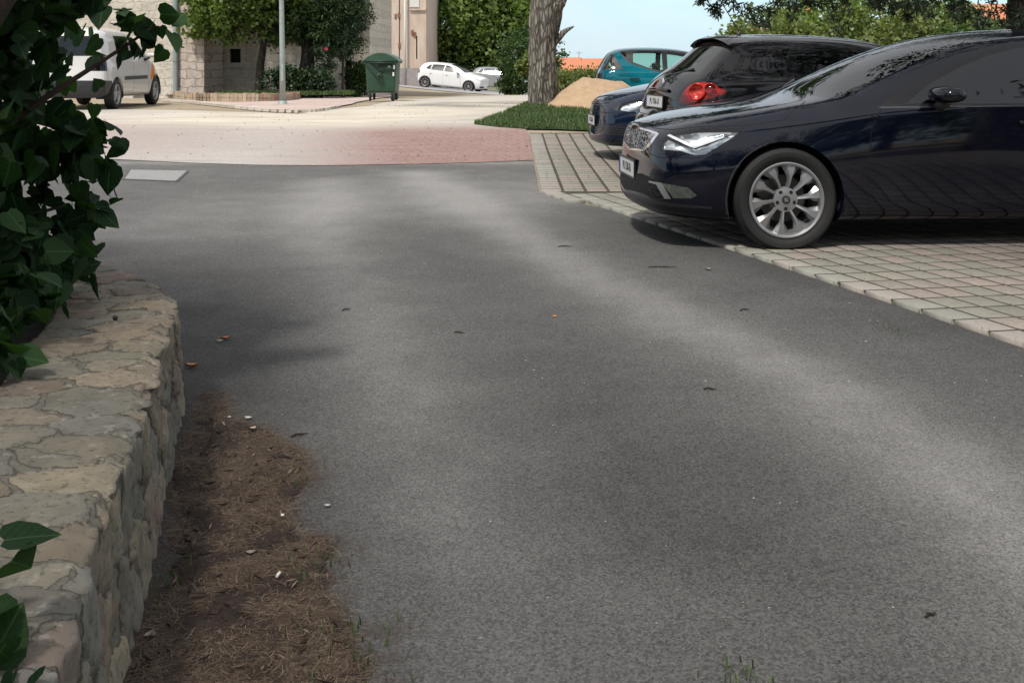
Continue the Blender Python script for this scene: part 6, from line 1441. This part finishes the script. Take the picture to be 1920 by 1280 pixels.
def bed():
    """kerbed bed of upright stones"""
    k = [(318, 182), (345, 189), (400, 189.5), (470, 191), (535, 190), (572, 184), (612, 176), (657, 168.5)]
    pts = smooth_path([gnd(*p) for p in k], 9); back = [(-5.2, 38.5), (-12.2, 36.4)]
    t = NT('kerb_block'); isl = t.island(); c = t.co(); t.set(col=t.mix(t.ramp(t.noise(c, 9, 5), [(.4, 0), (.7, .5)]), t.ramp(isl, [(0, (.33, .20, .14)), (.35, (.42, .30, .20)), (.7, (.47, .38, .28)), (1, (.36, .32, .26))]), (.24, .19, .14)), rough=.92, nrm=t.bump(t.noise(c, 25, 5), .6, .02))
    b = MB(); r = random.Random(3); L = 0; i = 0
    while i < len(pts)-1:
        a, e = pts[i], pts[i+1]; d = (e-a); n = max(1, int(d.length/.34))
        for q in range(n):
            p0, p1 = a.lerp(e, q/n), a.lerp(e, (q+1)/n); dd = (p1-p0).normalized(); nn = Vector((-dd.y, dd.x, 0)); h = .20+r.uniform(-.02, .03); w_ = .24; gp = .008
            P_ = [p0+dd*gp, p1-dd*gp, p1-dd*gp+nn*w_, p0+dd*gp+nn*w_]; P2 = [v+Vector((0, 0, h))+nn*.01*(1 if j < 2 else -1)+nn*r.uniform(-.01, .01) for j, v in enumerate(P_)]; P_ = [v-Vector((0, 0, .1)) for v in P_]
            b.add(P_+P2, [[4, 5, 6, 7], [0, 1, 5, 4], [1, 2, 6, 5], [2, 3, 7, 6], [3, 0, 4, 7]])
        i += 1
    tag(b.build('kerbed_bed', t.m), 'low raised edge of upright reddish stones round the planting bed', 'bed edging')
    tri_sheet('bed_soil', [(p.x, p.y) for p in pts]+back, .8, .10, simple('bed_earth', (.10, .08, .05), 1, scale=6, bump=.5, var=.4))
def lamp_post():
    c = gnd(530, 197); k = c.y/FPX; r = empty('lamp_post', c, 0, 'slim grey green steel lamp post standing on the pavement corner', 'lamp post'); m = simple('galvanised', (.34, .39, .37), .5, .3, scale=14)
    b = MB(); b.tube([(0, 0, 0), (-.01, 0, 1.2), (-.03, 0, 2.6), (-.06, 0, 5.4)], [5.6*k, 5.0*k, 4.4*k, 3.4*k], 16); b.build('pole', m, r, smooth=True)
    b = MB(); b.tube([(0, 0, 0), (0, 0, .10)], [10*k, 7*k], 16); b.box((-.17, -.17, -.02), (.17, .17, .02)); b.build('base_plate', m, r)
    b = MB(); b.box((-.035, -5.4*k-.012, .55), (.035, -5.4*k+.01, .95), 0, bev=.006); b.build('access_door', m, r)
    b = MB(); b.box((-.06-.35, -.12, 5.3), (.25, .12, 5.45), 0, bev=.05); h = b.build('lamp_head', m, r, auto=40)
    b = MB(); b.box((-.36, -.09, 5.27), (.05, .09, 5.31)); b.build('lamp_glass', simple('lamp_diffuser', (.5, .5, .48), .2), h)
    b = MB(); b.box((.05, -.3, -.02), (.25, -.08, .32), 0, bev=.02); o = b.build('cable_cabinet', simple('dark_green_box', (.03, .05, .035), .6)); cc = gnd(540, 184); o.location = (cc.x-.1, cc.y, cc.z); tag(o, 'small dark green box at the edge of the bed behind the lamp post', 'box')
def bin_():
    c = gnd(716, 190.5); s = c.y/32.5; r = empty('waste_container', c, R(0), 'large green wheeled waste container with a domed lid standing on the sand', 'waste container'); r.scale = (s,)*3
    g = simple('bin_green', (.026, .072, .043), .45, var=.15, scale=5); gd = simple('bin_dark_green', (.014, .045, .028), .5); rub = CM['tyre']
    X0, X1, x0, x1 = -.49, .40, -.43, .37; z0, z1 = .24, 1.10; D = 1.25
    b = MB(); V = [(x0, .06, z0), (x1, .06, z0), (x1, D-.06, z0), (x0, D-.06, z0), (X0, 0, z1), (X1, 0, z1), (X1, D, z1), (X0, D, z1)]
    b.add(V, [[0, 3, 2, 1], [0, 1, 5, 4], [1, 2, 6, 5], [2, 3, 7, 6], [3, 0, 4, 7]])
    body = b.build('body', g, r)
    bm = bmesh.new(); bm.from_mesh(body.data); bmesh.ops.bevel(bm, geom=[e for e in bm.edges if abs(e.verts[0].co.z-e.verts[1].co.z) > .2 or (e.verts[0].co.z < .5 and e.verts[1].co.z < .5)], offset=.07, segments=4, affect='EDGES', profile=.5); bm.to_mesh(body.data); bm.free()
    for p in body.data.polygons: p.use_smooth = True
    sharpen2(body.data, 40)
    b = MB(); b.box((X0-.05, -.04, z1-.03), (X1+.06, D+.04, z1+.035), 0, bev=.02); b.build('rim', g, r, auto=40)
    b = MB(); n = 20; prof = [(X0-.06+(X1-X0+.14)*k/n, z1+.04+.235*(math.sin(math.pi*(k/n)))**.8) for k in range(n+1)]; b.prism([(X0-.06, z1+.03)]+prof+[(X1+.08, z1+.03)], D+.1, M=Matrix.Translation((0, -.05, 0))); lid = b.build('lid', g, r, auto=40)
    b = MB(); b.tube([(X0-.03, -.065, z1+.05), (0, -.065, z1+.05), (X1+.05, -.065, z1+.05)], .018, 8); b.tube([(-.30, -.075, z1+.0), (.30, -.075, z1+.0)], .02, 8); b.build('lid_handle', gd, lid, smooth=True)
    # end face: swing arm, pocket and boss
    b = MB(); b.prism([(X0+.02, z1-.02), (X0+.16, z1-.02), (-.02, .80), (-.04, .70), (-.12, .70), (-.2, .76)], -.06, M=Matrix.Translation((0, 0, 0))); b.lathe([(0, -.10), (.085, -.10), (.095, -.07), (.095, .0)], 24, 0, Matrix.Translation((-.08, 0, .755))); b.build('swing_arm', gd, r, auto=40)
    b = MB(); b.lathe([(0, -.13), (.035, -.125), (.04, -.09)], 16, 0, Matrix.Translation((-.08, 0, .755))); b.build('pivot', g, r, smooth=True)
    b = MB(); b.box((-.10, -.02, .86), (.06, .02, 1.06)); b.box((.07, -.035, .88), (.32, .02, 1.06), 0, bev=.01); b.build('pocket', simple('pocket_dark', (.008, .02, .014), .7), r)
    b = MB(); b.lathe([(0, -.07), (.06, -.07), (.07, -.04), (.07, 0)], 20, 0, Matrix.Translation((.22, 0, .95))); b.build('boss', g, r, smooth=True)
    for q in ((.345, .98), (.33, .78)): box_obj('reflector_strip', (q[0]-.03, -.012, q[1]-.06), (q[0]+.02, .03, q[1]+.05), simple('reflector_white', (.7, .72, .72), .3), r)
    for x, y in ((x0+.08, .16), (x1-.07, .16), (x0+.08, D-.16), (x1-.07, D-.16)):
        w_ = empty('castor', (0, 0, 0)); w_.parent = r
        T = Matrix.Translation((x, y, .10)) @ Matrix.Rotation(R(90 if x < 0 else 70), 4, 'Z')
        b = MB(); b.lathe([(.04, -.025), (.095, -.025), (.10, -.015), (.10, .015), (.095, .025), (.04, .025)], 20, 0, T, close=True); b.build('tyre', rub, w_, smooth=True)
        b = MB(); b.box((-.035, -.04, .0), (.035, -.03, .16), 0, T); b.box((-.035, .03, .0), (.035, .04, .16), 0, T); b.box((-.06, -.05, .135), (.06, .05, .15), 0, T); b.lathe([(0, -.03), (.04, -.028), (.04, .028), (0, .03)], 12, 0, T); b.build('fork', CM['brake'], w_)
def sand():
    c0 = gnd(1046, 205); r = np.random.default_rng(3); cx, cy = 2.02, 23.6; n = 110; V = []; S = 1.9; S2 = 1.5
    pk = .66
    for i in range(n):
        for j in range(n):
            x = cx-1.35+3.3*i/(n-1); y = cy-1.5+3.2*j/(n-1)
            ux = min(max(x, 1.45), 2.25); d1 = math.hypot((x-ux)/.98, (y-cy)/1.22)+.17*abs(ux-1.55); d2 = 2
            h = max(0, .74*(1-d1), .66*(1-d2)); q = .74*max(0, 1-d1)+.66*max(0, 1-d2)*.0
            h = h-.05*math.exp(-((d1/.18)**2))+.0
            h += (.022*mn.fractal(Vector((x*3, y*3, 0)), 1, 2, 5)+.012*mn.noise(Vector((x*14, y*14, 2)))) * (1 if h > .02 else .2)
            V.append((x-cx, y-cy, G(x, y)+h-.015))
    F = [[i*n+j, (i+1)*n+j, (i+1)*n+j+1, i*n+j+1] for i in range(n-1) for j in range(n-1)]
    t = NT('building_sand'); c = t.co(); n1 = t.noise(c, 6, 6, .7); n2 = t.noise(c, 70, 4, .7); t.set(col=t.ramp(t.math('ADD', t.math('MULTIPLY', n1, .6), t.math('MULTIPLY', n2, .4)), [(.35, (.36, .235, .14)), (.6, (.50, .36, .235)), (.75, (.58, .45, .31))]), rough=1, nrm=t.bump(t.math('ADD', n1, n2), .6, .03))
    o = mobj('sand_heap', V, F, t.m, smooth=True); o.location = (cx, cy, 0); tag(o, 'heap of tan building sand right of the old trunk', 'sand heap')
    tri_sheet('sand_spill', [(1.0, 22.0), (1.6, 21.6), (2.8, 21.7), (3.6, 22.4), (3.6, 25), (1.0, 25)], .5, .02, t.m)
def structures():
    house_stone(); house_beige(); far_houses(); bed(); lamp_post(); bin_(); sand()
setting(); wall(); structures(); all_cars(); plants(); grassy(); litter()
